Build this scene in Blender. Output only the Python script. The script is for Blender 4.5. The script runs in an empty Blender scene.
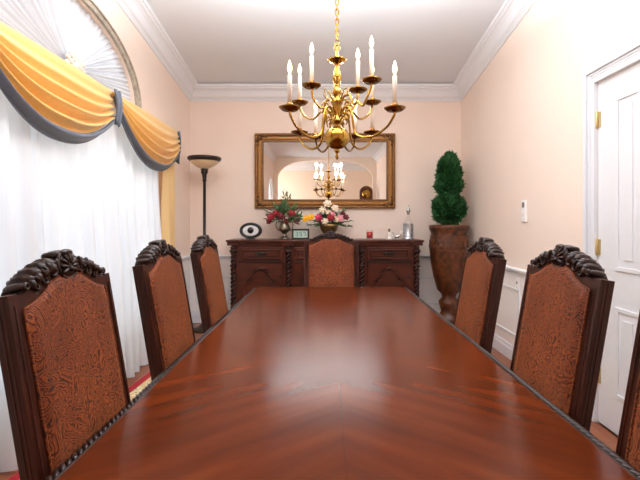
import bpy, bmesh, math, random
from mathutils import Matrix, Vector, Euler, noise
PI = math.pi
sc = bpy.context.scene
COL = sc.collection
R = math.radians
rnd = random.Random(7)
EYE = 1.42

# ------------------------------------------------------------------ helpers
def lin(c):
    o = []
    for v in c:
        v /= 255.0
        o.append(v / 12.92 if v <= 0.04045 else ((v + 0.055) / 1.055) ** 2.4)
    return (*o, 1.0)

class MB:
    """collects shapes into ONE mesh"""
    def __init__(self):
        self.bm = bmesh.new()
    def raw(self, verts, faces, smooth=False, m=None):
        vs = [self.bm.verts.new((m @ Vector(v)) if m else v) for v in verts]
        for f in faces:
            try:
                fc = self.bm.faces.new([vs[i] for i in f]); fc.smooth = smooth
            except ValueError:
                pass
        return self
    def box(self, x0, x1, y0, y1, z0, z1, m=None, bev=0.0):
        if bev > 0:
            b = min(bev, (x1-x0)*.45, (y1-y0)*.45, (z1-z0)*.45)
            t = bmesh.new()
            bmesh.ops.create_cube(t, size=1.0)
            for v in t.verts:
                v.co = Vector(((x0+x1)/2+v.co.x*(x1-x0), (y0+y1)/2+v.co.y*(y1-y0), (z0+z1)/2+v.co.z*(z1-z0)))
            bmesh.ops.bevel(t, geom=list(t.edges), offset=b, segments=2, profile=0.6, affect='EDGES')
            t.verts.index_update()
            self.raw([v.co.copy() for v in t.verts], [[v.index for v in f.verts] for f in t.faces], False, m)
            t.free()
            return self
        v = [(x0,y0,z0),(x1,y0,z0),(x1,y1,z0),(x0,y1,z0),(x0,y0,z1),(x1,y0,z1),(x1,y1,z1),(x0,y1,z1)]
        f = [(3,2,1,0),(4,5,6,7),(0,1,5,4),(1,2,6,5),(2,3,7,6),(3,0,4,7)]
        return self.raw(v, f, False, m)
    def prism(self, pts, d0, d1, m=None, smooth=False):
        """polygon in (x,z), extruded along y from d0 to d1"""
        n = len(pts)
        v = [(p[0], d0, p[1]) for p in pts] + [(p[0], d1, p[1]) for p in pts]
        f = [tuple(range(n)), tuple(range(2*n-1, n-1, -1))] + [((i+1) % n, i, n+i, n+(i+1) % n) for i in range(n)]
        return self.raw(v, f, smooth, m)
    def ring(self, outer, inner, d0, d1, m=None, closed=True, smooth=False):
        """band between two curves of equal count in (x,z), extruded along y"""
        n = len(outer)
        v = []
        for d in (d0, d1):
            v += [(p[0], d, p[1]) for p in outer]
            v += [(p[0], d, p[1]) for p in inner]
        f = []
        k = n if closed else n-1
        for i in range(k):
            j = (i+1) % n
            f.append((i, j, n+j, n+i)); f.append((2*n+j, 2*n+i, 3*n+i, 3*n+j))
            f.append((j, i, 2*n+i, 2*n+j)); f.append((n+i, n+j, 3*n+j, 3*n+i))
        if not closed:
            f.append((0, n, 3*n, 2*n)); f.append((n-1, 3*n-1, 4*n-1, 2*n-1))
        return self.raw(v, f, smooth, m)
    def lathe(self, prof, seg=20, m=None, smooth=True, mod=None):
        v, f = [], []
        n = len(prof)
        for k in range(seg):
            a = 2*PI*k/seg
            for (r, z) in prof:
                rr = r * (mod(a, z) if mod else 1)
                v.append((rr*math.cos(a), rr*math.sin(a), z))
        for k in range(seg):
            q = (k+1) % seg
            for i in range(n-1):
                f.append((k*n+i, q*n+i, q*n+i+1, k*n+i+1))
        if prof[0][0] > 1e-5: f.append(tuple(k*n for k in range(seg-1, -1, -1)))
        if prof[-1][0] > 1e-5: f.append(tuple(k*n+n-1 for k in range(seg)))
        return self.raw(v, f, smooth, m)
    def tube(self, pts, r, seg=8, m=None, caps=True, flat=1.0):
        pts = [Vector(p) for p in pts]
        n = len(pts)
        rs = r if isinstance(r, (list, tuple)) else [r]*n
        v, f = [], []
        t0 = (pts[1]-pts[0]).normalized()
        up = Vector((0,0,1)) if abs(t0.z) < .9 else Vector((1,0,0))
        nrm = (up - t0*up.dot(t0)).normalized()
        for i, p in enumerate(pts):
            t = (pts[min(i+1,n-1)] - pts[max(i-1,0)]).normalized()
            nrm = (nrm - t*nrm.dot(t))
            nrm = nrm.normalized() if nrm.length > 1e-6 else t.orthogonal().normalized()
            b = t.cross(nrm)
            for k in range(seg):
                a = 2*PI*k/seg
                v.append(p + nrm*math.cos(a)*rs[i] + b*math.sin(a)*rs[i]*flat)
        for i in range(n-1):
            for k in range(seg):
                q = (k+1) % seg
                f.append((i*seg+k, i*seg+q, (i+1)*seg+q, (i+1)*seg+k))
        if caps:
            f.append(tuple(range(seg-1,-1,-1))); f.append(tuple((n-1)*seg+k for k in range(seg)))
        return self.raw(v, f, True, m)
    def ball(self, c, s, rot=(0,0,0), seg=12, rings=8, m=None, disp=None):
        if not isinstance(s, (list, tuple)): s = (s,s,s)
        M = Matrix.Translation(c) @ Euler(rot).to_matrix().to_4x4() @ Matrix.Diagonal((*s,1))
        if m: M = m @ M
        v, f = [(0,0,-1)], []
        for i in range(1, rings):
            ph = PI*i/rings
            for k in range(seg):
                a = 2*PI*k/seg
                v.append((math.sin(ph)*math.cos(a), math.sin(ph)*math.sin(a), -math.cos(ph)))
        v.append((0,0,1))
        for k in range(seg):
            q = (k+1) % seg
            f.append((0, 1+q, 1+k))
            for i in range(rings-2):
                a, b = 1+i*seg, 1+(i+1)*seg
                f.append((a+k, a+q, b+q, b+k))
            a = 1+(rings-2)*seg
            f.append((a+k, a+q, len(v)-1))
        if disp: v = [Vector(p)*disp(Vector(p)) for p in v]
        return self.raw(v, f, True, M)
    def torus(self, c, R0, r, rot=(0,0,0), seg=20, sub=8, m=None, sc=(1,1,1), a0=0, a1=2*PI):
        M = Matrix.Translation(c) @ Euler(rot).to_matrix().to_4x4() @ Matrix.Diagonal((*sc,1))
        if m: M = m @ M
        full = abs(a1-a0-2*PI) < 1e-6
        v, f = [], []
        n = seg if full else seg+1
        for i in range(n):
            a = a0+(a1-a0)*i/seg
            for k in range(sub):
                b = 2*PI*k/sub
                v.append(((R0+r*math.cos(b))*math.cos(a), (R0+r*math.cos(b))*math.sin(a), r*math.sin(b)))
        for i in range(seg):
            j = (i+1) % n
            for k in range(sub):
                q = (k+1) % sub
                f.append((i*sub+k, j*sub+k, j*sub+q, i*sub+q))
        return self.raw(v, f, True, M)
    def sheet(self, fn, nu, nv, smooth=True, m=None):
        v = [fn(i/nu, j/nv) for j in range(nv+1) for i in range(nu+1)]
        f = [(j*(nu+1)+i, j*(nu+1)+i+1, (j+1)*(nu+1)+i+1, (j+1)*(nu+1)+i) for j in range(nv) for i in range(nu)]
        return self.raw(v, f, smooth, m)
    def build(self, name, mat, parent=None, bevel=0.0, solid=0.0, normals=True):
        me = bpy.data.meshes.new(name)
        if normals: bmesh.ops.recalc_face_normals(self.bm, faces=list(self.bm.faces))
        self.bm.to_mesh(me); self.bm.free()
        me.materials.append(mat)
        o = bpy.data.objects.new(name, me); COL.objects.link(o)
        if parent: o.parent = parent
        if solid:
            s = o.modifiers.new('solid', 'SOLIDIFY'); s.thickness = solid; s.offset = 0
        if bevel:
            b = o.modifiers.new('bevel', 'BEVEL'); b.width = bevel; b.segments = 2; b.limit_method = 'ANGLE'; b.angle_limit = R(40)
        return o

def thing(name, label, cat, loc=(0,0,0), rz=0.0, group=None):
    o = bpy.data.objects.new(name, None); COL.objects.link(o)
    o.empty_display_size = .1
    o.location = loc; o.rotation_euler = (0,0,rz)
    o['label'] = label; o['category'] = cat
    if group: o['group'] = group
    return o
def tag(o, label, cat, group=None):
    o['label'] = label; o['category'] = cat
    if group: o['group'] = group
    return o
def struct(o, label=None, cat=None):
    o['kind'] = 'structure'
    if label: o['label'] = label
    if cat: o['category'] = cat
    return o
def dup(root, loc, rz, label):
    def cp(o, par):
        c = o.copy(); COL.objects.link(c)
        if par: c.parent = par
        for ch in list(o.children): cp(ch, c)
        return c
    r = cp(root, None)
    r.location = loc; r.rotation_euler = (0,0,rz); r['label'] = label
    return r

# ------------------------------------------------------------------ materials
class NT:
    def __init__(self, name):
        self.mat = bpy.data.materials.new(name); self.mat.use_nodes = True
        self.n = self.mat.node_tree.nodes; self.l = self.mat.node_tree.links
        self.bsdf = self.n['Principled BSDF']
    def add(self, t, **kw):
        x = self.n.new(t)
        for k, v in kw.items():
            if k.startswith('i_'): x.inputs[k[2:].replace('_',' ')].default_value = v
            else: setattr(x, k, v)
        return x
    def link(self, a, b): self.l.new(a, b)
    def coord(self, scale=(1,1,1), rot=(0,0,0), kind='Object'):
        tc = self.add('ShaderNodeTexCoord'); mp = self.add('ShaderNodeMapping')
        mp.inputs['Scale'].default_value = scale; mp.inputs['Rotation'].default_value = rot
        self.link(tc.outputs[kind], mp.inputs['Vector'])
        return mp.outputs['Vector']
    def ramp(self, fac, stops):
        r = self.add('ShaderNodeValToRGB')
        while len(r.color_ramp.elements) < len(stops): r.color_ramp.elements.new(.5)
        for e, (p, c) in zip(r.color_ramp.elements, stops): e.position = p; e.color = c
        self.link(fac, r.inputs['Fac'])
        return r.outputs['Color']
    def math(self, op, a, b=None):
        m = self.add('ShaderNodeMath', operation=op)
        for i, x in enumerate((a, b)):
            if x is None: continue
            if isinstance(x, (int, float)): m.inputs[i].default_value = x
            else: self.link(x, m.inputs[i])
        return m.outputs[0]
    def bump(self, h, strength=.3, dist=.01):
        b = self.add('ShaderNodeBump'); b.inputs['Strength'].default_value = strength; b.inputs['Distance'].default_value = dist
        self.link(h, b.inputs['Height']); self.link(b.outputs['Normal'], self.bsdf.inputs['Normal'])
    def set(self, **kw):
        for k, v in kw.items(): self.bsdf.inputs[k.replace('_',' ')].default_value = v

def plain(name, c, rough=.5, metal=0.0, noise_amt=.06, scale=20, bump=0.0, **kw):
    t = NT(name)
    n = t.add('ShaderNodeTexNoise'); n.inputs['Scale'].default_value = scale; n.inputs['Detail'].default_value = 4
    t.link(t.coord(), n.inputs['Vector'])
    b = lin(c)
    lo = tuple(x*(1-noise_amt) for x in b[:3])+(1,); hi = tuple(min(1,x*(1+noise_amt)) for x in b[:3])+(1,)
    t.link(t.ramp(n.outputs['Fac'], [(.3,lo),(.7,hi)]), t.bsdf.inputs['Base Color'])
    t.set(Roughness=rough, Metallic=metal, **kw)
    if bump: t.bump(n.outputs['Fac'], bump, .005)
    return t.mat

def wood(name, dark, light, rough=.35, scale=(18,18,1.6), coat=.0, bump=.05):
    t = NT(name)
    v = t.coord(scale)
    n = t.add('ShaderNodeTexNoise'); n.inputs['Scale'].default_value = 1.6; n.inputs['Detail'].default_value = 7; n.inputs['Distortion'].default_value = .7
    t.link(v, n.inputs['Vector'])
    t.link(t.ramp(n.outputs['Fac'], [(.28, lin(dark)), (.72, lin(light))]), t.bsdf.inputs['Base Color'])
    t.set(Roughness=rough, Coat_Weight=coat*.4, Coat_Roughness=.12, Specular_IOR_Level=.22)
    t.bump(n.outputs['Fac'], bump, .004)
    return t.mat

def table_mat():
    t = NT('table_veneer')
    tc = t.add('ShaderNodeTexCoord'); sp = t.add('ShaderNodeSeparateXYZ'); t.link(tc.outputs['Object'], sp.inputs[0])
    ax = t.math('ABSOLUTE', sp.outputs['X']); ay = t.math('ABSOLUTE', sp.outputs['Y'])
    g = t.math('SUBTRACT', ay, t.math('MULTIPLY', ax, .75))
    al = t.math('ADD', t.math('MULTIPLY', ay, .75), ax)
    cb = t.add('ShaderNodeCombineXYZ')
    t.link(t.math('MULTIPLY', g, 9.0), cb.inputs[0]); t.link(t.math('MULTIPLY', al, 1.3), cb.inputs[1])
    t.link(t.math('MULTIPLY', t.math('SIGN', sp.outputs['Y']), 3.0), cb.inputs[2])
    n1 = t.add('ShaderNodeTexNoise'); n1.inputs['Scale'].default_value = 1.0; n1.inputs['Detail'].default_value = 3; n1.inputs['Roughness'].default_value = .5
    n1.inputs['Distortion'].default_value = .15
    t.link(cb.outputs[0], n1.inputs['Vector'])
    col = t.ramp(n1.outputs['Fac'], [(.25, lin(TAB[0])), (.5, lin(TAB[1])), (.75, lin(TAB[2]))])
    # fine dark seams of the leaf joint and the book match
    s1 = t.math('LESS_THAN', ay, .0016)
    s2 = t.math('LESS_THAN', ax, .0012)
    sm = t.math('MULTIPLY', t.math('MAXIMUM', s1, s2), .55)
    mx = t.add('ShaderNodeMixRGB'); t.link(sm, mx.inputs[0]); t.link(col, mx.inputs[1]); mx.inputs[2].default_value = lin((56,22,9))
    t.link(mx.outputs[0], t.bsdf.inputs['Base Color'])
    t.set(Roughness=.2, Specular_IOR_Level=.13)
    n2 = t.add('ShaderNodeTexNoise'); n2.inputs['Scale'].default_value = 2.2; n2.inputs['Detail'].default_value = 2
    t.link(tc.outputs['Object'], n2.inputs['Vector'])
    t.bump(n2.outputs['Fac'], .03, .05)
    return t.mat
TAB = ((66,25,8),(82,32,10),(96,40,13))

def velvet_mat():
    t = NT('paisley_velvet')
    v = t.coord((1,1,1))
    n = t.add('ShaderNodeTexNoise'); n.inputs['Scale'].default_value = 8.5; n.inputs['Detail'].default_value = 2.0; n.inputs['Distortion'].default_value = 1.6
    t.link(v, n.inputs['Vector'])
    w = t.math('ABSOLUTE', t.math('SINE', t.math('MULTIPLY', n.outputs['Fac'], 62.0)))
    n2 = t.add('ShaderNodeTexNoise'); n2.inputs['Scale'].default_value = 26; n2.inputs['Detail'].default_value = 2; n2.inputs['Distortion'].default_value = 2.0
    t.link(v, n2.inputs['Vector'])
    w2 = t.math('ABSOLUTE', t.math('SINE', t.math('MULTIPLY', n2.outputs['Fac'], 24.0)))
    l1 = t.math('SUBTRACT', 1.0, t.math('POWER', t.math('SUBTRACT', 1.0, w), 1.6))
    l2 = t.math('SUBTRACT', 1.0, t.math('POWER', t.math('SUBTRACT', 1.0, w2), 3.0))
    s = t.math('ADD', t.math('MULTIPLY', l1, .5), t.math('MULTIPLY', l2, .3))
    big = t.add('ShaderNodeTexNoise'); big.inputs['Scale'].default_value = 4.0; big.inputs['Detail'].default_value = 3
    t.link(v, big.inputs['Vector'])
    s2 = t.math('ADD', s, t.math('MULTIPLY', t.math('SUBTRACT', big.outputs['Fac'], .5), .35))
    t.link(t.ramp(s2, [(.26, lin((36,13,5))), (.5, lin((76,32,11))), (.72, lin((114,51,18))), (.95, lin((160,86,38)))]), t.bsdf.inputs['Base Color'])
    t.set(Roughness=.65, Sheen_Weight=.16, Sheen_Roughness=.4, Specular_IOR_Level=.25)
    t.bsdf.inputs['Sheen Tint'].default_value = lin((230,150,90))
    t.bump(s, .5, .004)
    return t.mat

def fabric_mix(name, c, transl, transp, rough=.8, stripes=0.0):
    t = NT(name)
    out = t.n['Material Output']
    d = t.add('ShaderNodeBsdfDiffuse'); d.inputs['Color'].default_value = lin(c)
    tl = t.add('ShaderNodeBsdfTranslucent'); tl.inputs['Color'].default_value = lin(c)
    tp = t.add('ShaderNodeBsdfTransparent')
    n = t.add('ShaderNodeTexNoise'); n.inputs['Scale'].default_value = 60
    t.link(t.coord((1,1,.2)), n.inputs['Vector'])
    t.link(t.ramp(n.outputs['Fac'], [(.3, tuple(x*.985 for x in lin(c)[:3])+(1,)), (.7, lin(c))]), d.inputs['Color'])
    m1 = t.add('ShaderNodeMixShader'); m1.inputs[0].default_value = transl
    m2 = t.add('ShaderNodeMixShader'); m2.inputs[0].default_value = transp
    t.link(d.outputs[0], m1.inputs[1]); t.link(tl.outputs[0], m1.inputs[2])
    t.link(m1.outputs[0], m2.inputs[1]); t.link(tp.outputs[0], m2.inputs[2])
    t.link(m2.outputs[0], out.inputs['Surface'])
    return t.mat

def rug_mat():
    t = NT('rug_weave')
    v = t.coord()
    vo = t.add('ShaderNodeTexVoronoi'); vo.inputs['Scale'].default_value = 24
    t.link(v, vo.inputs['Vector'])
    n = t.add('ShaderNodeTexNoise'); n.inputs['Scale'].default_value = 18; n.inputs['Distortion'].default_value = 1.5
    t.link(v, n.inputs['Vector'])
    s = t.math('ADD', vo.outputs['Distance'], t.math('MULTIPLY', n.outputs['Fac'], .5))
    t.link(t.ramp(s, [(.25, lin((150,30,30))), (.42, lin((120,110,60))), (.55, lin((228,214,176))), (.8, lin((200,170,120)))]), t.bsdf.inputs['Base Color'])
    t.set(Roughness=.95)
    t.bump(n.outputs['Fac'], .4, .004)
    return t.mat

def floor_mat():
    t = NT('floor_boards')
    b = t.add('ShaderNodeTexBrick')
    b.inputs['Scale'].default_value = 1.0; b.inputs['Brick Width'].default_value = 1.1; b.inputs['Row Height'].default_value = .075
    b.inputs['Mortar Size'].default_value = .0015; b.inputs['Color1'].default_value = lin((150,84,44)); b.inputs['Color2'].default_value = lin((122,64,32)); b.inputs['Mortar'].default_value = lin((60,30,14))
    t.link(t.coord((1,1,1), (0,0,PI/2)), b.inputs['Vector'])
    n = t.add('ShaderNodeTexNoise'); n.inputs['Scale'].default_value = 2; n.inputs['Detail'].default_value = 6
    t.link(t.coord((30,2,2)), n.inputs['Vector'])
    mx = t.add('ShaderNodeMixRGB', blend_type='MULTIPLY'); mx.inputs[0].default_value = .5
    t.link(b.outputs['Color'], mx.inputs[1]); t.link(t.ramp(n.outputs['Fac'], [(.3,(.6,.6,.6,1)),(.7,(1,1,1,1))]), mx.inputs[2])
    t.link(mx.outputs[0], t.bsdf.inputs['Base Color'])
    t.set(Roughness=.3)
    return t.mat

def emis(name, c, s, base=(255,240,210)):
    t = NT(name)
    t.set(Base_Color=lin(base), Roughness=.4)
    t.bsdf.inputs['Emission Color'].default_value = lin(c); t.bsdf.inputs['Emission Strength'].default_value = s
    return t.mat

def glass(name, c=(255,255,255), rough=0.02, alpha=.25):
    t = NT(name)
    out = t.n['Material Output']
    gl = t.add('ShaderNodeBsdfGlossy'); gl.inputs['Roughness'].default_value = rough
    tp = t.add('ShaderNodeBsdfTransparent'); tp.inputs['Color'].default_value = lin(c)
    lw = t.add('ShaderNodeLayerWeight'); lw.inputs['Blend'].default_value = .5
    fr = t.add('ShaderNodeMath', operation='MULTIPLY_ADD'); t.link(t.math('POWER', lw.outputs['Facing'], 4.0), fr.inputs[0]); fr.inputs[1].default_value = .6; fr.inputs[2].default_value = .04
    m = t.add('ShaderNodeMixShader'); t.link(fr.outputs[0], m.inputs[0])
    t.link(tp.outputs[0], m.inputs[1]); t.link(gl.outputs[0], m.inputs[2])
    t.link(m.outputs[0], out.inputs['Surface'])
    return t.mat

M = dict(
    wall=plain('peach_wall', (241,223,210), .85, noise_amt=.012, scale=3),
    rear=plain('peach_rear_wall', (243,226,210), .85, noise_amt=.012, scale=3),
    white=plain('white_trim', (229,231,236), .4, noise_amt=.01),
    wains=plain('wainscot_paint', (243,239,238), .55, noise_amt=.012),
    ceil=plain('ceiling_paint', (222,225,231), .9, noise_amt=.01, scale=3),
    floor=floor_mat(), rug=rug_mat(),
    rugred=plain('rug_red', (150,16,32), .95, noise_amt=.15, scale=120, bump=.3),
    table=table_mat(), velvet=velvet_mat(),
    cwood=wood('chair_wood', (40,15,9), (64,28,17), .3, coat=.15),
    carve=wood('carved_wood', (24,13,10), (52,31,24), .33, scale=(30,30,30), coat=.2),
    edge=wood('edge_carving', (24,11,8), (48,26,18), .45, scale=(20,20,20), coat=.5),
    swood=wood('sideboard_wood', (48,17,9), (82,34,20), .33, scale=(3,14,14), coat=.2),
    sdark=wood('sideboard_dark_wood', (30,13,9), (60,29,20), .35, scale=(14,14,14), coat=.15),
    gold=plain('gold_satin', (230,184,106), .36, noise_amt=.05, scale=40, Sheen_Weight=.3, Specular_IOR_Level=.6),
    golddrape=fabric_mix('gold_drape', (244,214,160), .3, 0.0),
    slate=plain('slate_border', (86,92,104), .6, noise_amt=.08, scale=60, Sheen_Weight=.2),
    sheer=fabric_mix('sheer_voile', (236,238,242), .24, .03),
    fan=fabric_mix('pleated_voile', (226,227,231), .2, .02),
    brass=plain('polished_brass', (166,126,56), .17, 1.0, .05),
    dkbrass=plain('brass_dark_reflection', (124,84,36), .24, 1.0, .1),  # darker brass for drip pans: dark reflections from below put into the colour
    hinge=plain('satin_brass', (196,172,120), .4, .5, .05),
    sleeve=plain('candle_sleeve', (216,202,188), .5, noise_amt=.01),
    bulb=emis('flame_bulb', (255,216,150), 4.0),
    frame=plain('antique_gold', (146,98,44), .38, .5, .35, 60, .3),
    framedk=plain('antique_gold_dark', (96,62,28), .42, .45, .35, 60, .4),
    mirror=plain('silvered_glass', (244,244,240), .01, 1.0, 0.0),
    iron=plain('dark_bronze', (46,36,30), .4, .5, .2, 30),
    ivory=plain('ivory_glass', (226,200,164), .35, 0, .05),
    pot=plain('bronzed_pot', (80,40,16), .4, .12, .75, 16, .35),
    leaf=plain('topiary_leaf', (30,80,33), .6, 0, .6, 40),
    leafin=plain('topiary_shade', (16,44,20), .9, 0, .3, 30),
    fol=plain('foliage', (64,96,56), .6, 0, .5, 40),
    folpale=plain('pale_leaf', (140,160,120), .6, 0, .3, 40),
    red=plain('red_petal', (150,28,38), .6, 0, .25, 40),
    dkred=plain('burgundy_petal', (104,28,36), .6, 0, .25, 40),
    magenta=plain('magenta_petal', (196,44,86), .6, 0, .2, 40),
    pink=plain('pink_petal', (226,150,160), .6, 0, .15, 40),
    cream=plain('cream_petal', (246,232,208), .6, 0, .08, 40),
    yellow=plain('yellow_petal', (244,184,40), .6, 0, .15, 40),
    pewter=plain('pewter', (120,108,92), .3, .9, .25, 30),
    bowl=plain('brass_bowl', (150,116,76), .28, .9, .25, 20),
    black=plain('black_lacquer', (34,28,26), .35, 0, .1),
    eyewhite=plain('eye_white', (236,234,234), .4, 0, .02),
    lcd=plain('lcd_screen', (176,196,184), .3, 0, .03),
    lcddark=plain('lcd_digits', (92,112,104), .4, 0, .03),
    candle=plain('red_wax', (186,28,30), .35, 0, .1),
    glass=glass('clear_glass'), 
    pane=glass('window_glass'),
    silver=plain('silver_filigree', (196,198,202), .25, .9, .35, 90, .6),
    silverp=plain('silver', (206,204,200), .22, .9, .1, 30),
    porcelain=plain('porcelain', (246,240,232), .25, 0, .02),
    plastic=plain('white_plastic', (248,248,250), .4, 0, .01),
    grey=plain('grey_plastic', (110,104,104), .4, 0, .05),
    arch2=plain('rosette_voile', (214,204,194), .8, 0, .06, 40),
    arch=plain('arch_casing', (168,156,140), .6, 0, .25, 24),
    clockw=wood('clock_wood', (58,30,18), (104,58,36), .4),
)

# ------------------------------------------------------------------ room shell
XL, XR, YB, YR = -1.925, 1.94, 6.06, -3.9
T = .16
def ceil_z(y):
    return 3.71 if y < 3.6 else 3.71 - (y-3.6)*(.355/2.46)

def wall_strip(mb, x0, x1, ya, yb, holes):
    """solid piece of a side wall between ya and yb, minus holes(y)->[(z0,z1)]"""
    ha, hb = holes(ya+1e-4), holes(yb-1e-4)
    za, zb = [0.0], [0.0]
    for (a, b) in ha: za += [a, b]
    for (a, b) in hb: zb += [a, b]
    za.append(ceil_z(ya)); zb.append(ceil_z(yb))
    for i in range(0, len(za), 2):
        v = []
        for x in (x0, x1):
            v += [(x,ya,za[i]),(x,yb,zb[i]),(x,yb,zb[i+1]),(x,ya,za[i+1])]
        mb.raw(v, [(0,1,2,3),(7,6,5,4),(0,4,5,1),(1,5,6,2),(2,6,7,3),(3,7,4,0)])

WC, WA, WBASE, WH = 3.27, 1.03, 2.60, .575       # arched top window
W1A, W1B, W1Z0, W1Z1 = 1.7, 4.72, .42, 2.44        # main window
W3A, W3B, W3Z0, W3S = -3.35, -2.35, .5, 2.3        # rear arched window
def left_holes(y):
    h = []
    if W1A < y < W1B: h.append((W1Z0, W1Z1))
    if abs(y-WC) < WA: h.append((WBASE, WBASE + WH*math.sqrt(max(0,1-((y-WC)/WA)**2)) + .001))
    if W3A < y < W3B:
        t = (y-(W3A+W3B)/2)/((W3B-W3A)/2)
        h.append((W3Z0, W3S + .5*math.sqrt(max(0,1-t*t))))
    return h
ys = sorted(set([YR, W1A, W1B, W3A, W3B, 3.6, YB+T] + [WC + WA*math.sin(PI/2*k/18) for k in range(-18,19)] +
                [(W3A+W3B)/2 + (W3B-W3A)/2*math.sin(PI/2*k/8) for k in range(-8,9)]))
mb = MB()
for a, b in zip(ys, ys[1:]):
    if b-a > 1e-5: wall_strip(mb, XL-T, XL, a, b, left_holes)
struct(mb.build('wall_left', M['wall']))

DY0, DY1, DZ = 2.08, 3.02, 2.415
def right_holes(y):
    return [(0.0, DZ)] if DY0 < y < DY1 else []
mb = MB()
ys = [YR, DY0, DY1, 3.6, YB+T]
for a, b in zip(ys, ys[1:]):
    wall_strip(mb, XR, XR+T, a, b, right_holes)
struct(mb.build('wall_right', M['wall']))
struct(MB().box(XL, XR, YB, YB+T, 0, 3.355).build('wall_back', M['wall']))

# rear wall with a wide arched opening, and the room beyond it
mb = MB()
N = 24
AW, AS, AT = 1.79, 2.9, 3.6
def arch_z(x):
    t = abs(x)/AW
    return AS + (AT-AS)*(max(0, 1-t**3.2))**.5
xs = [AW*math.sin(PI/2*k/N) for k in range(-N, N+1)]
mb.box(XL, -AW, YR-T, YR, 0, 3.71); mb.box(AW, XR, YR-T, YR, 0, 3.71)
for a, b in zip(xs, xs[1:]):
    mb.prism([(a,arch_z(a)),(b,arch_z(b)),(b,3.71),(a,3.71)], YR-T, YR)
struct(mb.build('wall_rear', M['rear']))
YF = -6.6
mb = MB()
mb.box(-3.0, 3.0, YF-T, YF, 0, 3.71)
mb.box(-3.0-T, -3.0, YF-T, YR-T, 0, 3.71); mb.box(3.0, 3.0+T, YF-T, YR-T, 0, 3.71)
mb.box(-3.0, XL-.001, YR-T, YR-T+.05, 0, 3.71); mb.box(XR+.001, 3.0, YR-T, YR-T+.05, 0, 3.71)
struct(mb.build('wall_hall', M['rear']))

# ceiling: flat, sloping down to the far wall
mb = MB()
mb.raw([(-3.2,YF-T,3.71),(3.2,YF-T,3.71),(3.2,3.6,3.71),(-3.2,3.6,3.71),(-3.2,YB+T,ceil_z(YB+T)),(3.2,YB+T,ceil_z(YB+T)),
        (-3.2,YF-T,3.97),(3.2,YF-T,3.97),(3.2,3.6,3.97),(-3.2,3.6,3.97),(-3.2,YB+T,3.6),(3.2,YB+T,3.6)],
       [(0,1,2,3),(3,2,5,4),(9,8,7,6),(10,11,8,9),(0,6,7,1),(4,5,11,10),(1,7,8,2),(2,8,11,5),(0,3,9,6),(3,4,10,9)])
struct(mb.build('ceiling', M['ceil']))
struct(MB().box(-3.2, 3.2, YF-T, YB+T, -.1, 0).build('floor', M['floor']))

# mouldings --------------------------------------------------------
CROWN = [(0,-.205),(.012,-.205),(.016,-.185),(.03,-.165),(.05,-.15),(.06,-.12),(.075,-.085),(.1,-.06),(.125,-.05),(.13,-.035),(.15,-.03),(.155,-.012),(.155,0),(0,0)]
RAIL = [(0,-.06),(.012,-.06),(.014,-.035),(.03,-.02),(.042,-.012),(.044,.008),(.03,.014),(0,.016)]
BASEP = [(0,.001),(.02,.001),(.02,.11),(.014,.125),(.012,.15),(.004,.165),(0,.165)]
def sweep_y(mb, prof, x, side, y0, y1, zf):
    """profile (out from the wall, height) swept along a side wall"""
    n = len(prof); v = []
    yy = [y0] + ([3.6] if y0 < 3.6 < y1 else []) + [y1]
    for y in yy:
        for (o, h) in prof: v.append((x+side*o, y, zf(y)+h))
    f = []
    for k in range(len(yy)-1):
        for i in range(n):
            j = (i+1) % n
            f.append((k*n+i, k*n+j, (k+1)*n+j, (k+1)*n+i))
    f.append(tuple(range(n))); f.append(tuple((len(yy)-1)*n+i for i in range(n-1,-1,-1)))
    mb.raw(v, f)
def sweep_x(mb, prof, y, x0, x1, z, side=-1):
    n = len(prof); v = []
    for x in (x0, x1):
        for (o, h) in prof: v.append((x, y+side*o, z+h))
    f = [(i, (i+1)%n, n+(i+1)%n, n+i) for i in range(n)] + [tuple(range(n)), tuple(range(2*n-1,n-1,-1))]
    mb.raw(v, f)
cz = lambda y: ceil_z(y)+.002
mb = MB(); sweep_y(mb, CROWN, XL, 1, YR, YB, cz); struct(mb.build('trim_1', M['white']))
mb = MB(); sweep_y(mb, CROWN, XR, -1, YR, YB, cz); struct(mb.build('trim_2', M['white']))
mb = MB(); sweep_x(mb, CROWN, YB, XL, XR, 3.357); struct(mb.build('trim_3', M['white']))
mb = MB(); sweep_x(mb, CROWN, YF, -3.0, 3.0, 3.71, 1); struct(mb.build('trim_4', M['white']))
RZ = .95
def panels_side(mb, x, side, spans, z0, z1):
    for (a, b) in spans:
        w = .03; t = .014
        for (ya, yb, za, zb) in ((a,b,z0,z0+w),(a,b,z1-w,z1),(a,a+w,z0+w,z1-w),(b-w,b,z0+w,z1-w)):
            x0, x1 = sorted((x, x+side*t))
            mb.box(x0, x1, ya, yb, za, zb, bev=.005)
# left
mb = MB(); sweep_y(mb, RAIL, XL, 1, 5.0, YB, lambda y: RZ); panels_side(mb, XL, 1, [(5.12,5.98)], .26, .76); struct(mb.build('trim_5', M['white']))
mb = MB(); sweep_y(mb, RAIL, XR, -1, 3.19, YB, lambda y: RZ); panels_side(mb, XR, -1, [(3.28,4.1),(4.22,5.0),(5.12,5.96)], .26, .76); struct(mb.build('trim_6', M['white']))
mb = MB(); sweep_x(mb, RAIL, YB, XL, XR, RZ)
for (a, b) in ((-1.84,-1.35),(-1.28,0.0),(.06,1.2),(1.28,1.86)):
    for (xa, xb, za, zb) in ((a,b,.26,.29),(a,b,.63,.66),(a,a+.03,.29,.63),(b-.03,b,.29,.63)):
        mb.box(xa, xb, YB-.014, YB, za, zb, bev=.005)
struct(mb.build('trim_7', M['white']))
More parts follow.
